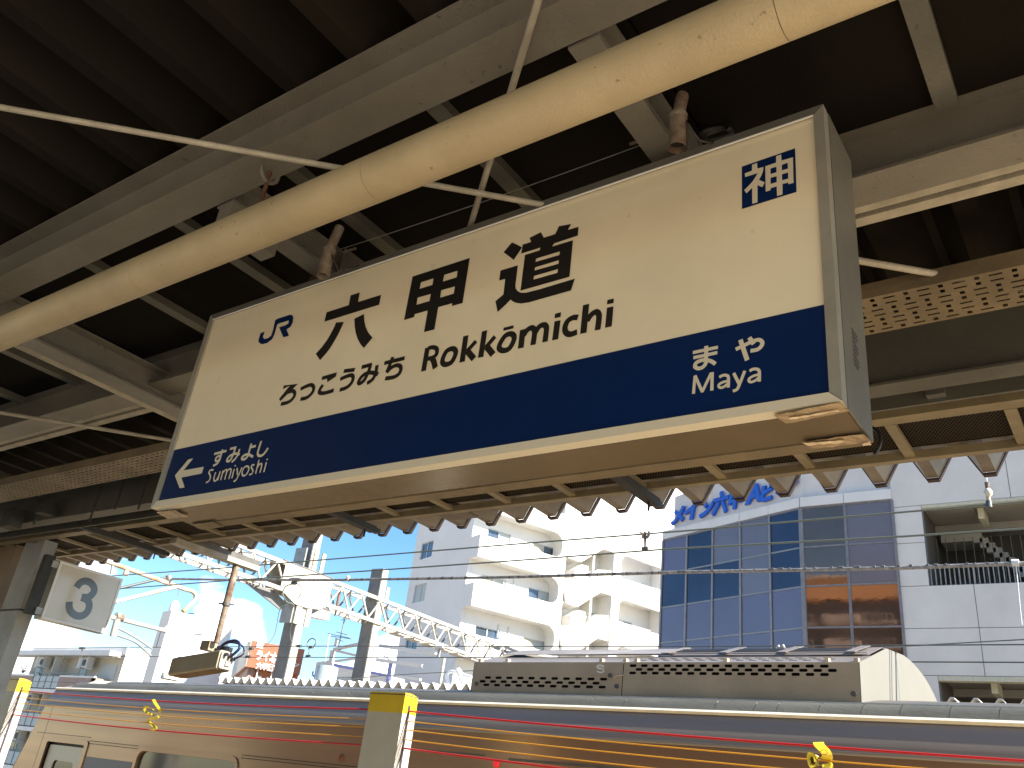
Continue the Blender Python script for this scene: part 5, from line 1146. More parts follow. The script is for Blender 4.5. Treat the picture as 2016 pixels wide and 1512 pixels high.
B().tube([atY(901, 1319, 12.8), atY(909, 1333, 12.8)], .06, 8).build('clamp', 'paint_white', hd)
B().tube([atY(901, 1330, 12.8), atY(912, 1350, 12.8)], .018, 8).build('strut', 'paint_white', hd)

# ------------------------------------------------------------------ building frames
class Fr:
    def __init__(s, O, az):
        s.O = Vector((O[0], O[1], 0)); s.u = Vector((math.sin(R(az)), math.cos(R(az)), 0)); s.n = Vector((s.u.y, -s.u.x, 0)); s.v = -s.n
    def p(s, a, b, z): return s.O + s.u*a + s.v*b + Vector((0, 0, z))
    def front(s, px, py, off=0):
        P = hit(px, py, s.O + s.v*off, s.n); return ((P-s.O).dot(s.u), P.z)
    def side(s, px, py, off=0):
        P = hit(px, py, s.O + s.u*off, -s.u); return ((P-s.O).dot(s.v), P.z)
    def box(s, mb, a0, a1, b0, b1, z0, z1):
        return mb.obox(s.p(a0, b0, z0), s.u*(a1-a0), s.v*(b1-b0), Vector((0, 0, z1-z0)))
    def bx(s, name, m, parent, *a): return s.box(B(), *a).build(name, m, parent)
    def pr(s, name, m, parent, loops, b0, b1):     # prism drawn in (s,z), extruded in depth
        return B().prism(loops, lambda u, v, d: s.p(u, d, v), b0, b1).build(name, m, parent)
GZ = -8.0
def window(fr, parent, a0, a1, b, z0, z1, glass='glass_win', side=False, curtain=None, split=True, rec=.10):
    # recessed sash window: frame > two panes ; on the front (b const) or the side (a const)
    def bb(mb, x0, x1, d0, d1, za, zb):
        if side: return fr.box(mb, b+d0, b+d1, x0, x1, za, zb)
        return fr.box(mb, x0, x1, b+d0, b+d1, za, zb)
    t = .05; mb = B()
    bb(mb, a0, a1, rec-.04, rec, z0, z0+t); bb(mb, a0, a1, rec-.04, rec, z1-t, z1); bb(mb, a0, a0+t, rec-.04, rec, z0+t, z1-t); bb(mb, a1-t, a1, rec-.04, rec, z0+t, z1-t)
    if split: bb(mb, (a0+a1)/2-t*.6, (a0+a1)/2+t*.6, rec-.045, rec, z0+t, z1-t)
    wf = mb.build('window', 'win_frame', parent)
    if split:
        for (x0, x1, g) in ((a0+t, (a0+a1)/2, glass), ((a0+a1)/2, a1-t, curtain or glass)):
            bb(B(), x0, x1, rec, rec+.02, z0+t, z1-t).build('pane', g, wf)
    else: bb(B(), a0+t, a1-t, rec, rec+.02, z0+t, z1-t).build('pane', glass, wf)
    return wf

# ------------------------------------------------------------------ white apartment house with rounded balconies
ap = Fr((-30.18, 37.57), 20.5)
apt = thing('apartment_house', 'bright white apartment house with rounded recessed balconies and zigzag stair', 'building', (-30.18, 37.57, GZ))
BD = .95
def holes_wall(name, m, parent, fr, a0, a1, z0, z1, b0, b1, holes):
    return fr.pr(name, m, parent, [[(a0, z0), (a1, z0), (a1, z1), (a0, z1)]] + [[(x0, za), (x1, za), (x1, zb), (x0, zb)] for (x0, x1, za, zb) in holes], b0, b1)
fl_z = [16.95+2.8, 16.95, 14.15, 11.35, 8.55, 5.75]      # underside of each parapet band (floor levels - .)
wins_side = [(5.62, 7.18, 15.0, 16.08), (5.66, 7.20, 12.25, 13.38), (5.7, 7.23, 9.35, 10.2), (5.66, 7.2, 17.9, 19.0)]
B().prism([[(BD, GZ), (8.08, GZ), (8.08, 21.5), (BD, 21.5)]] + [[(x0, a), (x1, a), (x1, b), (x0, b)] for x0, x1, a, b in wins_side], lambda u, v, d: ap.p(d, u, v), 0, .25).build('side_wall', 'wall_white', apt)
fw = []
for zt in (16.27+2.8, 16.27, 13.48, 10.55, 7.75):
    for (x0, x1) in ((1.05, 2.70), (4.38, 6.05)): fw.append((x0, x1, zt-1.75, zt))
holes_wall('front_wall', 'wall_white', apt, ap, .26, 6.25, GZ, 21.5, BD, BD+.25, [h for h in fw])
ap.bx('rear_mass', 'wall_white', apt, .27, 14.6, BD+.5, 8.07, GZ, 18.2)
ap.bx('rear_mass', 'wall_white', apt, .27, 6.9, BD+.5, 8.07, 18.2, 21.5)
for i, (x0, x1, za, zb) in enumerate(fw):
    window(ap, apt, x0, x1, BD, za, zb, 'curtain_warm' if i % 4 in (0, 3) else 'glass_win', curtain='curtain' if i % 3 else 'glass_win')
for i, (x0, x1, za, zb) in enumerate(wins_side):
    window(ap, apt, x0, x1, 0, za, zb, 'glass_win' if i % 2 == 0 else 'curtain', True, 'glass_win' if i % 2 == 0 else 'curtain')
# balconies: slab with parapet
for z in fl_z:
    ap.bx('balcony_slab', 'wall_white', apt, 0, 6.1, .0, BD, z, z+.16)
    ap.bx('balcony_parapet', 'wall_white', apt, 0, 5.9, .0, .13, z+.16, z+1.30)
    ap.bx('balcony_parapet', 'wall_white', apt, 0, .13, .13, BD, z+.16, z+1.30)
# right end wall of the balconies with rounded openings
for z in fl_z[1:]:
    r = .62; zt, zb = z, z-1.48
    arc = []
    # fillet piece between opening top and end wall
    pc = [(5.9, zt)] + [(5.9-r+r*math.cos(R(a)), zt-r+r*math.sin(R(a))) for a in range(0, 91, 15)]
    ap.pr('rounded_corner', 'wall_white', apt, [pc], 0, BD)
    pc = [(5.9, zb)] + [(5.9-r*.8+r*.8*math.cos(R(a)), zb+r*.8-r*.8*math.sin(R(a))) for a in range(0, 91, 15)]
    ap.pr('rounded_corner', 'wall_white', apt, [list(reversed(pc))], 0, .13)
ap.bx('end_wall', 'wall_white', apt, 5.9, 6.25, 0, BD, GZ, 20.8)
for z in (14.15, 11.35, 8.55):
    for x in (2.55, 3.25):
        B().tube([ap.p(x, BD-.03, z-1.2), ap.p(x, BD-.03, z-.45)], .03, 6).build('drain_stub', 'wall_cream', apt)
B().tube([ap.p(3.4, BD-.03, 15.7), ap.p(3.4, BD+.01, 15.7)], .09, 10).build('vent', 'dark_grey', apt)
# stair zone
ap.bx('stair_back_wall', 'wall_cream', apt, 6.25, 10.3, 1.5, 1.7, GZ, 18.3)
ap.bx('stair_side_wall', 'wall_cream', apt, 8.75, 8.9, .5, 1.5, GZ, 17.0)
for k in range(-1, 5):
    o = 14.3 - 2.8*k - 14.3
    L = [(6.24, 14.3), (7.03, 14.42), (8.12, 14.6), (8.76, 15.44), (9.9, 15.64), (9.98, 14.1), (9.19, 14.13), (7.47, 12.85), (6.63, 12.89)]
    if k >= 0:
        ap.pr('stair_parapet', 'wall_white', apt, [[(x, z+o) for x, z in reversed(L)]], .05, .22)
        ap.pr('stair_pillar', 'wall_white', apt, [[(x, z+o) for x, z in reversed([(6.97, 15.04), (7.54, 15.47), (8.07, 15.47), (8.12, 14.5), (7.03, 14.35)])]], .03, .9)
    ap.pr('landing_slab', 'wall_white', apt, [[(8.9, 14.1+o), (10.1, 14.1+o), (10.1, 14.26+o), (8.9, 14.26+o)]], .22, 1.5)
    ap.pr('stair_flight', 'wall_cream', apt, [[(7.47, 12.85+o), (9.19, 14.13+o), (9.19, 14.3+o), (7.47, 13.05+o)]], .22, 1.4)
    ap.pr('landing_slab', 'wall_cream', apt, [[(6.3, 12.89+o), (7.5, 12.85+o), (7.5, 13.0+o), (6.3, 13.04+o)]], .22, 1.5)
    ap.bx('door', 'door_grey', apt, 9.25, 9.95, 1.42, 1.5, 14.3+o, 15.9+o)
    B().tube([ap.p(8.72, .7, 15.35+o), ap.p(8.72, .62, 15.35+o)], .09, 10).build('wall_lamp', 'band_white', apt)
ap.pr('stair_top_panel', 'wall_white', apt, [[(6.25, 18.3), (6.25, 15.65), (7.49, 15.62), (9.19, 16.88), (9.88, 16.87), (10.3, 16.81), (10.3, 18.3)]], .05, .22)
ap.bx('stair_end_wall', 'wall_white', apt, 10.05, 10.6, 0, 1.5, GZ, 18.3)
# right bay with two rounded openings
ops = []
for zt in (16.9, 14.06, 11.2, 8.4):
    r = .5
    ops.append([(10.68, zt-1.55), (14.25, zt-1.55), (14.25, zt-.12)] + [(10.68+r-r*math.sin(R(a)), zt-r+r*math.cos(R(a))) for a in range(0, 91, 15)])
B().prism([[(10.6, GZ), (14.6, GZ), (14.6, 18.6), (10.6, 18.2)]] + ops, lambda u, v, d: ap.p(u, d, v), 0, .18).build('bay_wall', 'wall_white', apt)
ap.bx('bay_inner_wall', 'wall_white', apt, 10.6, 14.6, 1.25, 1.4, GZ, 18.2)
ap.bx('bay_end_wall', 'wall_white', apt, 14.42, 14.6, .18, 1.25, GZ, 18.6)
for zt in (14.15, 11.3, 8.5): ap.bx('bay_slab', 'wall_white', apt, 10.6, 14.42, .18, 1.25, zt, zt+.15)
window(ap, apt, 11.3, 12.9, 1.15, 12.3, 13.1, 'glass_win')
mb = B()
for k in range(7): mb.tube([ap.p(10.75+k*.2, .5, 12.4), ap.p(10.75+k*.2, .5, 12.75)], .012, 5)
mb.tube([ap.p(10.7, .5, 12.75), ap.p(13.9, .5, 12.72)], .02, 5)
mb.build('laundry_rail', 'paint_white', apt)
for k in range(6): ap.bx('hanging_laundry', ('paint_white', 'laundry', 'curtain', 'laundry', 'paint_white', 'brown_tile')[k], apt, 12.5+k*.19, 12.62+k*.19, .48, .52, 12.42, 12.66)
# roof terrace: slatted shade and little walls
ap.pr('roof_wall', 'wall_white', apt, [[(8.6, 18.3), (10.9, 18.3), (10.9, 18.45), (8.7, 18.75)]], .4, .6)
pg = [(1122, 1019), (1162, 1033), (1132, 1049)]
for k in range(6):
    a = ap.front(1120, 1018+k*6.4); b = ap.front(1161-k*5.5, 1033+k*2.9)
    B().beam(ap.p(a[0], .5, a[1]), ap.p(b[0], .5, b[1]), .05, .05).build('terrace_slat', 'curtain_warm', apt)
ap.bx('terrace_box', 'wall_cream', apt, 6.7, 7.6, .6, 2.5, 17.0, 18.35)

# ------------------------------------------------------------------ office block with faceted glass bay
off = thing('office_building', 'pale office block with dark blue glass bay and blue lettering on its parapet', 'building', (-7, 34, GZ))
WY = 34.0
# panel wall with its two openings, split in cladding panels
def wall_panel(x0, x1, z0, z1, hole=None):
    lp = [[(x0+.012, z0+.012), (x1-.012, z0+.012), (x1-.012, z1-.012), (x0+.012, z1-.012)]]
    B().prism(lp, lambda u, v, d: Vector((u, WY+d, v)), 0, .12).build('wall_panel', 'wall_panel', off)
RX = 9.0
B().prism([[(-7.12, GZ), (RX, GZ), (RX, 22), (-7.12, 22)], [(-6.06, 10.55), (RX-.4, 10.55), (RX-.4, 13.62), (-6.06, 13.62)], [(-6.09, 4.2), (RX-.4, 4.2), (RX-.4, 7.36), (-6.09, 7.36)]], lambda u, v, d: Vector((u, WY+.03+d, v)), 0, .28).build('wall_core', 'joint_dark', off)
zs_ = [13.63, 16.5, 19.3, 22]
for i in range(3):
    for (x0, x1) in ((-7.12, -3.05), (-3.05, 1.0), (1.0, 5.0), (5.0, RX)): wall_panel(x0, x1, zs_[i], zs_[i+1])
for (x0, x1) in ((-7.12, -4.62), (-4.62, -.2), (-.2, 4.2), (4.2, RX)):
    wall_panel(x0, x1, 7.37, 9.0); wall_panel(x0, x1, 9.0, 10.54); wall_panel(x0, x1, -8, 4.19)
wall_panel(-7.12, -6.07, 10.54, 12.18); wall_panel(-7.12, -6.07, 12.18, 13.63); wall_panel(-7.12, -6.1, 4.19, 7.37)
B().box(-6.06, RX, WY-.02, WY+.35, 13.50, 13.62).build('opening_lintel', 'curtain_warm', off)
B().box(-6.09, RX, WY-.02, WY+.35, 7.2, 7.36).build('opening_lintel', 'curtain_warm', off)
for (z0, z1) in ((10.55, 13.62), (4.2, 7.36)):
    B().box(-6.3, RX, WY+.35, WY+4.5, z1+.02, z1+.3).build('ceiling', 'ceiling_grey', off)
    B().box(-6.3, RX, WY+4.4, WY+4.5, z0, z1).build('inner_wall', 'interior', off)
    B().box(-6.3, -6.1, WY+.3, WY+4.5, z0, z1).build('inner_wall', 'interior', off)
    B().box(-6.3, RX, WY+.35, WY+4.5, z0-.2, z0-.02).build('floor', 'interior', off)
    B().box(-6.1, RX, WY+2.6, WY+2.9, z1-.28, z1).build('ceiling_beam', 'ceiling_grey', off)
    for k in range(4): B().box(-6.1+k*1.7, -6.08+k*1.7, WY+.4, WY+2.6, z1-.004, z1+.02).build('ceiling_joint', 'joint_dark', off)
for (px, py, z1) in ((1932, 1012, 13.62), (1960, 1365, 7.36)):
    a = atY(px, py, WY+.9); B().box(a.x-.1, a.x+.1, WY+.8, WY+1.9, z1-.42, z1).build('ceiling_lamp', 'curtain_warm', off)
# railing
mb = B()
for k in range(90):
    x = -6.0 + k*.158
    if x > RX-.5: break
    wd = .018 if k % 10 != 9 else .03
    mb = B(); mb.box(x-wd, x+wd, WY+.12, WY+.16, 10.55, 11.2)
    mb.build('railing_bar', 'galv', off)
B().box(-6.06, RX-.4, WY+.11, WY+.17, 11.2, 11.26).build('handrail', 'galv', off)
for k in range(60):
    x = -6.0 + k*.32
    if x > 4: break
    B().box(x-.012, x+.012, WY+2.0, WY+2.03, 10.6, 12.9).build('stair_screen_bar', 'mid_grey', off)
# stair inside
for k in range(12):
    a = atY(1915+k*13, 1050+k*9.5, WY+2.4)
    B().box(a.x, a.x+.30, WY+2.4, WY+3.6, a.z-.38, a.z).build('stair_step', 'stair_grey', off)
B().box(-5.9, atY(1915, 1050, WY+2.4).x, WY+2.4, WY+3.6, atY(1915, 1050, WY+2.4).z-.3, atY(1915, 1050, WY+2.4).z).build('stair_landing', 'stair_grey', off)
# glass bay: plan points at constant height
top_px = [(1306, 1064.6), (1353, 1054), (1405, 1042.5), (1460, 1030), (1517, 1017.5), (1578, 1003), (1663, 994), (1755, 984)]
ZG = 1.55 + 34/2.745
plan = []
for p in top_px:
    P = atZ(p[0], p[1], ZG); plan.append(Vector((P.x, P.y, 0)))
for i in (5, 6, 7): plan[i].y = WY
d_ = (plan[0]-plan[5]); 
for i in range(0, 5): plan[i] = plan[5] + d_*((5-i)/5)*(1 + .0*i)
rows = [ZG, 12.28, 10.69, 9.08, 7.46, 5.8, 4.2, 2.4, .6]
tintL = [['spandrel_blue', 'pane_navy', 'spandrel_mauve', 'spandrel_mauve', 'pane_navy'], ['pane_navy', 'pane_navy', 'pane_navy', 'spandrel_mauve', 'pane_navy'], ['spandrel_blue']*5, ['spandrel_blue']*5]
tintR = [['pane_grey', 'spandrel_mauve'], ['pane_grey', 'spandrel_mauve'], ['pane_grey', 'pane_grey'], ['pane_grey', 'pane_grey'], ['pane_grey', 'pane_grey']]
for i in range(7):
    a, b = plan[i], plan[i+1]; du = (b-a).normalized(); nn = Vector((du.y, -du.x, 0))
    for r_ in range(len(rows)-1):
        z1, z0 = rows[r_], rows[r_+1]
        if i < 5: m_ = tintL[min(r_, 3)][i] if r_ < 4 else 'spandrel_blue'
        else: m_ = tintR[min(r_, 4)][i-5] if r_ < 5 else 'pane_grey'
        B().obox(a + du*.04 + Vector((0, 0, z0+.04)), (b-a) - du*.08, -nn*.05, Vector((0, 0, z1-z0-.08))).build('glass_pane', m_, off)
        B().obox(a + nn*.02 + Vector((0, 0, z1-.035)), b-a, -nn*.12, Vector((0, 0, .07))).build('transom', 'frame_bronze', off)
for i, p in enumerate(plan):
    wd = .05 if i != 5 else .09
    du = (plan[min(i+1, 7)] - plan[max(i-1, 0)]).normalized(); nn = Vector((du.y, -du.x, 0))
    B().obox(p - du*wd + nn*.05 + Vector((0, 0, .6)), du*wd*2, -nn*.14, Vector((0, 0, ZG-.6))).build('mullion', 'frame_bronze', off)
# parapet band above the glass and sign wall behind
for i in range(0, 7):
    a, b = plan[i], plan[i+1]; du = (b-a).normalized(); nn = Vector((du.y, -du.x, 0))
    B().obox(a + nn*.08 + du*.01 + Vector((0, 0, ZG+.05)), (b-a) - du*.02, -nn*.3, Vector((0, 0, .40))).build('parapet_band', 'band_white', off)
    B().obox(a + nn*.05 + Vector((0, 0, ZG-.0)), (b-a), -nn*.2, Vector((0, 0, .06))).build('band_flashing', 'frame_bronze', off)
a, b = plan[0], plan[7]
pl0 = plan[0] + (plan[5]-plan[0]).normalized()*.55
du = (plan[5]-plan[0]).normalized(); nn = Vector((du.y, -du.x, 0))
wz0 = ZG+.45
ztl = 16.1
O_ = pl0 - nn*.14
L_ = (plan[5]-O_).dot(du)
for k in range(3):
    s0, s1 = L_*k/3, L_*(k+1)/3
    zt = lambda s: ztl + .55*s/L_
    B().prism([[(s0+.01, wz0), (s1-.01, wz0), (s1-.01, 22 if k > 1 else zt(s1)), (s0+.01, zt(s0))]], lambda u, v, d: O_ + du*u - nn*d + Vector((0, 0, v)), 0, .25).build('sign_wall_panel', 'wall_panel', off)
B().box(plan[5].x-.3, -7.1, WY+.22, WY+.5, wz0, 22).build('upper_wall', 'wall_panel', off)
B().obox(plan[0] + Vector((0, .3, GZ)), plan[5]-plan[0] + Vector((0, .3, 0)), Vector((.5, 5.5, 0)), Vector((0, 0, 15.6-GZ+.0-1.7))).build('bay_core', 'interior', off)
B().box(-10.5, -7.1, WY+.3, WY+6, GZ, 13.9).build('bay_core', 'interior', off)
# raised blue lettering
def on_sign(px, py):
    P = hit(px, py, O_, nn); return P
Pa, Pb = on_sign(1326, 1030), on_sign(1574, 968)
upv = Vector((0, 0, 1))
lead = (Pb-Pa); un = Vector((lead.x, lead.y, 0)).normalized()
wtot = (Pb-Pa).dot(du)
slope_ = (Pb.z-Pa.z)/max(.01, wtot)
chars = [('メ', 1324, 1351, 1033), ('イ', 1351, 1381, 1024), ('ン', 1380, 1408, 1019), ('六', 1404, 1438, 1012), ('甲', 1437, 1468, 1001), ('A', 1470, 1502, 994), ('ビ', 1501, 1530, 988), ('ル', 1530, 1575, 974)]
for ch, x0, x1, yb in chars:
    P0 = on_sign(x0, yb); P1 = on_sign(x1, yb); wd = (P1-P0).dot(du)
    sz = 1.0
    place_text(ch, wd*1.02 if ch != 'A' else wd*1.25, P0 + nn*.10, du, Vector((0, 0, 1)), 'letter_blue', 'raised_letter', off, .06, .05, .22, 1.0, wd*1.02)

# ------------------------------------------------------------------ apartment house at the left
LY = 45.0
la = thing('tiled_apartment_house', 'cream apartment house with brown balcony fronts behind the train, far left', 'building', (-82, LY, GZ))
XL, XRr = -92.3, -74.4
B().box(XL+1.6, XRr, LY, LY+14, GZ, 9.75).build('main_wall', 'beige_wall', la)
B().box(XL+1.4, XRr, LY-.3, LY+14, 9.9, 10.5).build('roof_parapet', 'band_white', la)
B().box(XRr+.01, XRr+.06, LY-.28, LY+14, GZ, 10.4).build('end_wall', 'wall_white', la)
B().box(XL+1.6, XRr, LY+.01, LY+6, 9.6, 9.9).build('main_wall_top', 'beige_wall', la)
B().box(-93.6, -74.9, LY-1.5, LY, 9.62, 10.05).build('roof_canopy', 'band_white', la)
for lev, z in enumerate((6.55, 3.25, -.05, -3.35)):
    B().box(-93.3, -76.1, LY-1.5, LY, z-.35, z).build('balcony_slab', 'band_white', la)
    B().box(-76.5, -76.1, LY-1.5, LY, z, z+1.15).build('balcony_front', 'brown_tile', la)
    for (x0, x1) in ((-93.3, -86.6), (-81.9, -76.1)):
        B().box(x0, x1, LY-1.5, LY-1.35, z, z+1.1).build('balcony_front', 'brown_tile', la)
        B().box(x0, x1, LY-1.55, LY-1.3, z+1.1, z+1.25).build('balcony_cap', 'band_white', la)
    B().box(-86.6, -81.9, LY-1.45, LY-1.40, z+.1, z+1.15).build('balcony_glass', 'curtain', la)
    for k in range(5): B().box(-86.6+k*1.17-.03, -86.6+k*1.17+.03, LY-1.5, LY-1.45, z, z+1.3).build('railing_post', 'rail_grey', la)
    B().box(-92.6, -76.1, LY-1.46, LY-1.41, z+1.42, z+1.48).build('handrail', 'rail_grey', la)
    for x in (-92.4, -89.2, -85.9, -82.4, -79.0, -76.2):
        B().box(x-.03, x+.03, LY-1.46, LY-1.41, z+1.2, z+(3.0 if x in (-82.4, -85.9, -79.0) else 1.48)).build('railing_post', 'rail_grey', la)
    for (x0, x1, g) in ((-89.4, -88.3, 'glass_win'), (-86.0, -84.9, 'interior'), (-81.4, -80.4, 'glass_win'), (-77.9, -75.6, 'curtain')):
        fr_ = B().box(x0-.08, x1+.08, LY-.06, LY-.01, z+1.3, z+2.5).build('window', 'win_frame', la)
        B().box(x0, x1, LY-.08, LY-.06, z+1.35, z+2.42).build('pane', g, fr_)
    B().box(-84.0, -83.9, LY-1.4, LY, z, z+3.0).build('divider', 'beige_wall', la)
    for x in (-87.6, -80.0):
        u_ = B().box(x-.1, x+1.3, LY-1.1, LY-.5, z+2.05, z+2.9).build('air_conditioner', 'ac_unit', la)
        B().tube([(x+.75, LY-1.12, z+2.47), (x+.75, LY-1.10, z+2.47)], .3, 14).build('fan_grille', 'dark_grey', u_)
        for dx in (-.15, .1, 1.2): B().box(x+dx, x+dx+.05, LY-1.2, LY-.5, z+1.95, z+3.0).build('wall_bracket', 'paint_white', la)
# white stair tower behind it
tw = Fr((-50.41, 32.54), 11.5)
twr = thing('white_stair_tower', 'white rooftop tower with dark left side behind the security camera pole', 'building', (-50.41, 32.54, GZ))
s1_ = tw.front(427, 1223)[0]; v1_ = tw.side(319, 1209)[0]
tw.bx('tower', 'wall_white', twr, 0, s1_+1.2, 0, max(1, v1_), GZ, 10.4)
tw.bx('slit_recess', 'dark_grey', twr, -.004, .0, v1_*.55, v1_*.62, 8.1, 9.1)
a = tw.front(395, 1240); tw.pr('vent_hood', 'wall_cream', twr, [[(a[0]-.35, a[1]-.3), (a[0]+.2, a[1]-.25), (a[0]+.5, a[1]+.1), (a[0]+.15, a[1]+.05), (a[0]+.05, a[1]+.45)]], -.12, -.0)
a = tw.front(347, 1200)
B().tube([tw.p(a[0], .4, 10.4), tw.p(a[0], .4, 10.85), tw.p(a[0], .4, 11.1)], [.32, .30, .12], 14).build('ventilator', 'paint_white', twr)
mast = thing('roof_antenna_mast', 'thin television antenna mast above the white tower ventilator', 'antenna', tuple(tw.p(a[0], .4, 11.0)))
B().tube([tw.p(a[0], .4, 11.0), tw.p(a[0], .4, 12.4)], .02, 6).build('mast', 'rail_grey', mast)
for k in range(4): B().tube([tw.p(a[0]-.5, .4, 11.6+k*.2), tw.p(a[0]+.5, .5, 11.45+k*.2)], .012, 4).build('element', 'rail_grey', mast)

# brown sign building
bw = Fr((-43.40, 33.79), 33)
brn = thing('brown_sign_building', 'brown building topped by a brown sign block with white Japanese lettering', 'building', (-43.4, 33.8, GZ))
v2 = bw.side(470.5, 1267.5)[0]; s2_ = bw.front(600, 1280)[0]
zt_ = 8.73; zb_ = bw.front(490, 1313)[1]
bw.bx('sign_block', 'sign_brown', brn, 0, s2_, 0.01, v2, zb_, zt_)
bw.bx('sign_block_side', 'wall_panel', brn, -.02, -.001, 0, v2, zb_+.02, zt_)
s3_ = bw.front(500, 1330)[0]
bw.bx('tower', 'brick_orange', brn, s3_, s2_, .5, v2-.1, GZ, zb_)
bw.bx('tower_side', 'brown_tile', brn, .2, s3_, .4, v2-.1, GZ, zb_)
for (px) in (506, 535): 
    s_ = bw.front(px, 1330)[0]; bw.bx('column', 'paint_white', brn, s_-.03, s_+.03, .2, .3, zb_-1.6, zb_)
s_ = bw.front(513, 1325)[0]; bw.bx('notice', 'paint_white', brn, s_-.1, s_+.15, .40, .48, zb_-.55, zb_-.35)
def bt(txt, x0, y0, x1, size, bold=.02):
    a = bw.front(x0, y0); b = bw.front(x1, y0)
    place_text(txt, size, bw.p(a[0], -.01, a[1]), bw.u, (0, 0, 1), 'paint_white', 'sign_text', brn, .02, bold, 0, 1, b[0]-a[0])
a = bw.front(504, 1275); b = bw.front(520, 1265)
bw.bx('sign_emblem', 'paint_white', brn, a[0], b[0], -.03, 0, a[1], b[1])
bt('ライオンズ', 503, 1297, 572, .62, .03); bt('マンション', 532, 1304, 590, .30, .015); bt('六甲道第', 503, 1315, 549, .40, .02)

# white steel roof frame with blue banner boards
fy = 27.0
sf = thing('rooftop_steel_frame', 'white steel roof frame with open bays left of the white apartment house', 'frame', tuple(atY(700, 1330, fy)))
def bar(pts, wd, m='paint_white', Y=fy, nm='bar'):
    P = [atY(px, py, Y) for px, py in pts]
    mb = B()
    for i in range(len(P)-1): mb.beam(P[i], P[i+1], wd, wd)
    mb.build(nm, m, sf)
bar([(657, 1279), (720, 1265)], .12, 'wall_panel'); bar([(655, 1281), (651, 1312)], .16, 'wall_panel'); bar([(662, 1281), (715, 1294)], .10, 'wall_panel'); bar([(720, 1267), (708, 1348)], .14, 'paint_white')
bar([(660, 1302), (716, 1294)], .08, 'wall_panel'); bar([(660, 1328), (712, 1320)], .08)
bar([(748, 1271), (858, 1288)], .13); bar([(742, 1299), (831, 1311)], .13); bar([(775, 1331), (828, 1338)], .10)
bar([(770, 1303), (763, 1345)], .12, 'violet_band'); bar([(874, 1296), (866, 1345)], .10, 'wall_panel', fy)
bar([(745, 1284), (768, 1300)], .03, 'rail_grey'); bar([(752, 1324), (766, 1317)], .03, 'rail_grey'); bar([(660, 1335), (712, 1333)], .06, 'galv')
wh = thing('white_roof_sign', 'white and violet hoarding behind the pale cylinder on the far roof', 'sign', tuple(atY(620, 1330, 33)))
P = [atY(623, 1304, 33), atY(648, 1300, 33), atY(648, 1345, 33), atY(616, 1345, 33)]
mb = B(); mb.add(P + [p + Vector((0, 1.2, 0)) for p in P], [(0,1,2,3), (4,7,6,5), (0,4,5,1), (1,5,6,2), (3,2,6,7), (0,3,7,4)]); mb.build('panel', 'wall_panel', wh)
P = [atY(648, 1306, 32.5), atY(770, 1331, 32.5), atY(770, 1347, 32.5), atY(644, 1347, 32.5)]
mb = B(); mb.add(P + [p + Vector((0, 1, 0)) for p in P], [(0,1,2,3), (4,7,6,5), (0,4,5,1), (1,5,6,2), (3,2,6,7), (0,3,7,4)]); mb.build('panel', 'paint_white', wh)
P = [atY(648, 1304, 32.3), atY(770, 1329, 32.3), atY(770, 1334, 32.3), atY(648, 1309.5, 32.3)]
mb = B(); mb.add(P + [p + Vector((0, .1, 0)) for p in P], [(0,1,2,3), (4,7,6,5), (0,4,5,1), (1,5,6,2), (3,2,6,7), (0,3,7,4)]); mb.build('violet_strip', 'violet_band', wh)
a = atY(620, 1325, 32.9)
place_text('e', .5, atY(627, 1328, 32.9), (1, 0, 0), (0, 0, 1), 'violet_band', 'sign_text', wh, .02, .01)
B().tube([a + Vector((.17*math.cos(R(t)), 0, .17*math.sin(R(t)))) for t in range(150, 400, 15)], .045, 6).build('sign_logo', 'violet_band', wh)
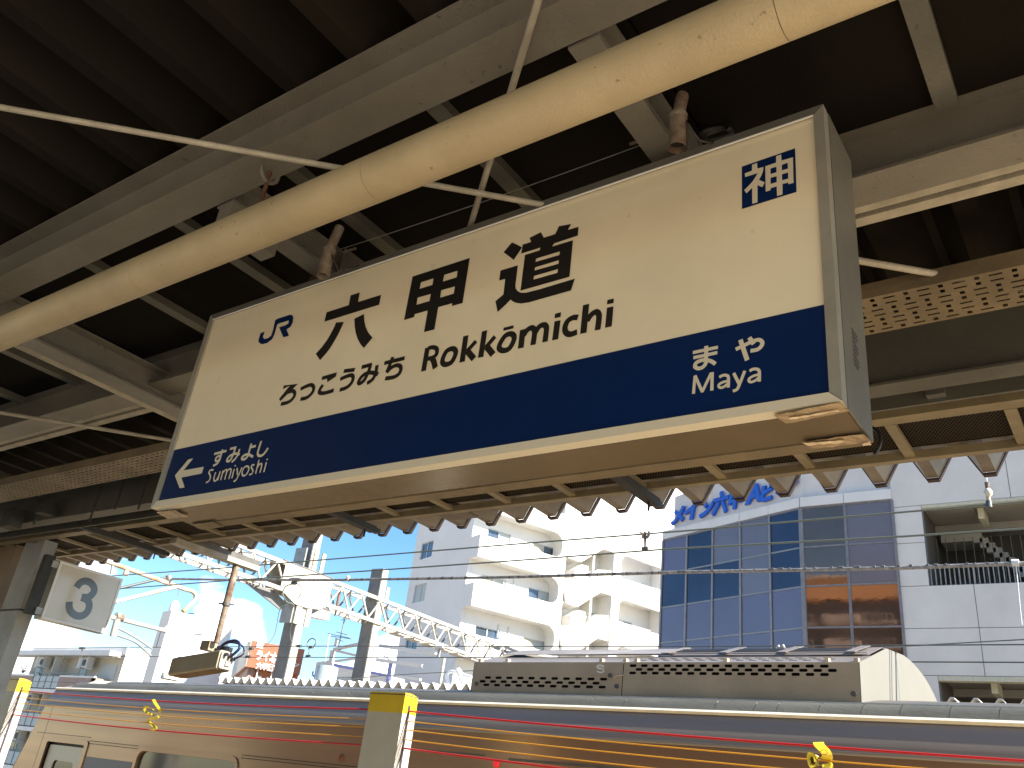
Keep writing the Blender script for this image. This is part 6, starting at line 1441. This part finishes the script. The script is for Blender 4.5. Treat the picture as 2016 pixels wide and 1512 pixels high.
# television antenna between the posts
tv = thing('television_antenna', 'comb shaped television antenna on a tall mast between the gantry posts', 'antenna', tuple(atY(668, 1280, 30)))
B().tube([atY(679, 1215, 30), atY(664, 1285, 30)], .03, 6).build('mast', 'rail_grey', tv)
for (x0, y0, x1, y1) in ((645, 1247, 688, 1256), (650, 1252, 692, 1258), (662, 1244, 684, 1250), (660, 1256, 676, 1263), (672, 1221, 684, 1218), (676, 1215, 680, 1225)):
    B().tube([atY(x0, y0, 30), atY(x1, y1, 30)], .018, 4).build('element', 'rail_grey', tv)
B().tube([atY(663, 1258, 30), atY(660, 1272, 30)], .08, 8).build('booster', 'insul_white', tv)
pole = thing('flag_pole', 'thin white pole rising from the hoarding left of the television antenna', 'pole', tuple(atY(645, 1300, 31)))
B().tube([atY(649, 1249, 31), atY(640, 1302, 31)], .035, 6).build('shaft', 'paint_white', pole)
# bare roof shrub and low house far left
sh = thing('roof_shrub', 'leafless little shrub on the top balcony of the tiled apartment house', 'shrub', tuple(atY(45, 1323, 44)))
random.seed(5); mb = B(); c0 = atY(45, 1326, 44)
for k in range(26):
    a = random.uniform(.3, 2.84); l = random.uniform(.4, 1.15)
    e = c0 + Vector((math.cos(a)*l*.9, random.uniform(-.3, .3), math.sin(a)*l)); m_ = (c0+e)/2 + Vector((random.uniform(-.1, .1), 0, .1))
    mb.tube([c0, m_, e], .02, 4, False)
mb.build('branches', 'leaf', sh)
hs = thing('orange_roofed_house', 'low house with orange roof at the far lower left corner', 'building', (-100, 48, GZ))
B().box(-112, -92, 52, 62, GZ, 4.2).build('wall', 'far_house', hs)
B().add([(-113, 51, 1.6), (-91, 51, 1.6), (-91, 57, 5.2), (-113, 57, 5.2)], [(0,1,2,3)]).build('roof', 'brick_orange', hs)

# ------------------------------------------------------------------ apartment block behind the camera (seen in the glass)
ob = thing('orange_top_apartment', 'tall apartment block with orange top storey across the street behind us', 'building', (-25, -42, GZ))
B().box(-70, 6, -54, -42, GZ, 31.6).build('main_wall', 'mid_grey', ob)
B().box(-70, 6, -42.6, -41.2, 29.2, 31.8).build('orange_band', 'orange_paint', ob)
B().box(-70, 6, -42.6, -41.0, 31.8, 32.2).build('cornice', 'wall_cream', ob)
for z in (11.2, 14.2, 17.2, 20.2, 23.2, 26.2):
    for k in range(8):
        x = -69 + k*9.3
        B().box(x, x+4.2, -41.9, -40.6, z, z+1.0).build('balcony_front', 'wall_cream', ob)
        B().box(x+4.2, x+8.2, -40.7, -40.64, z+.95, z+1.0).build('handrail', 'paint_white', ob)
        B().box(x, x+8.6, -42, -40.6, z-.25, z).build('balcony_slab', 'wall_cream', ob)
        for q in range(6): B().box(x+4.3+q*.75, x+4.34+q*.75, -40.7, -40.64, z, z+.95).build('railing_bar', 'paint_white', ob)
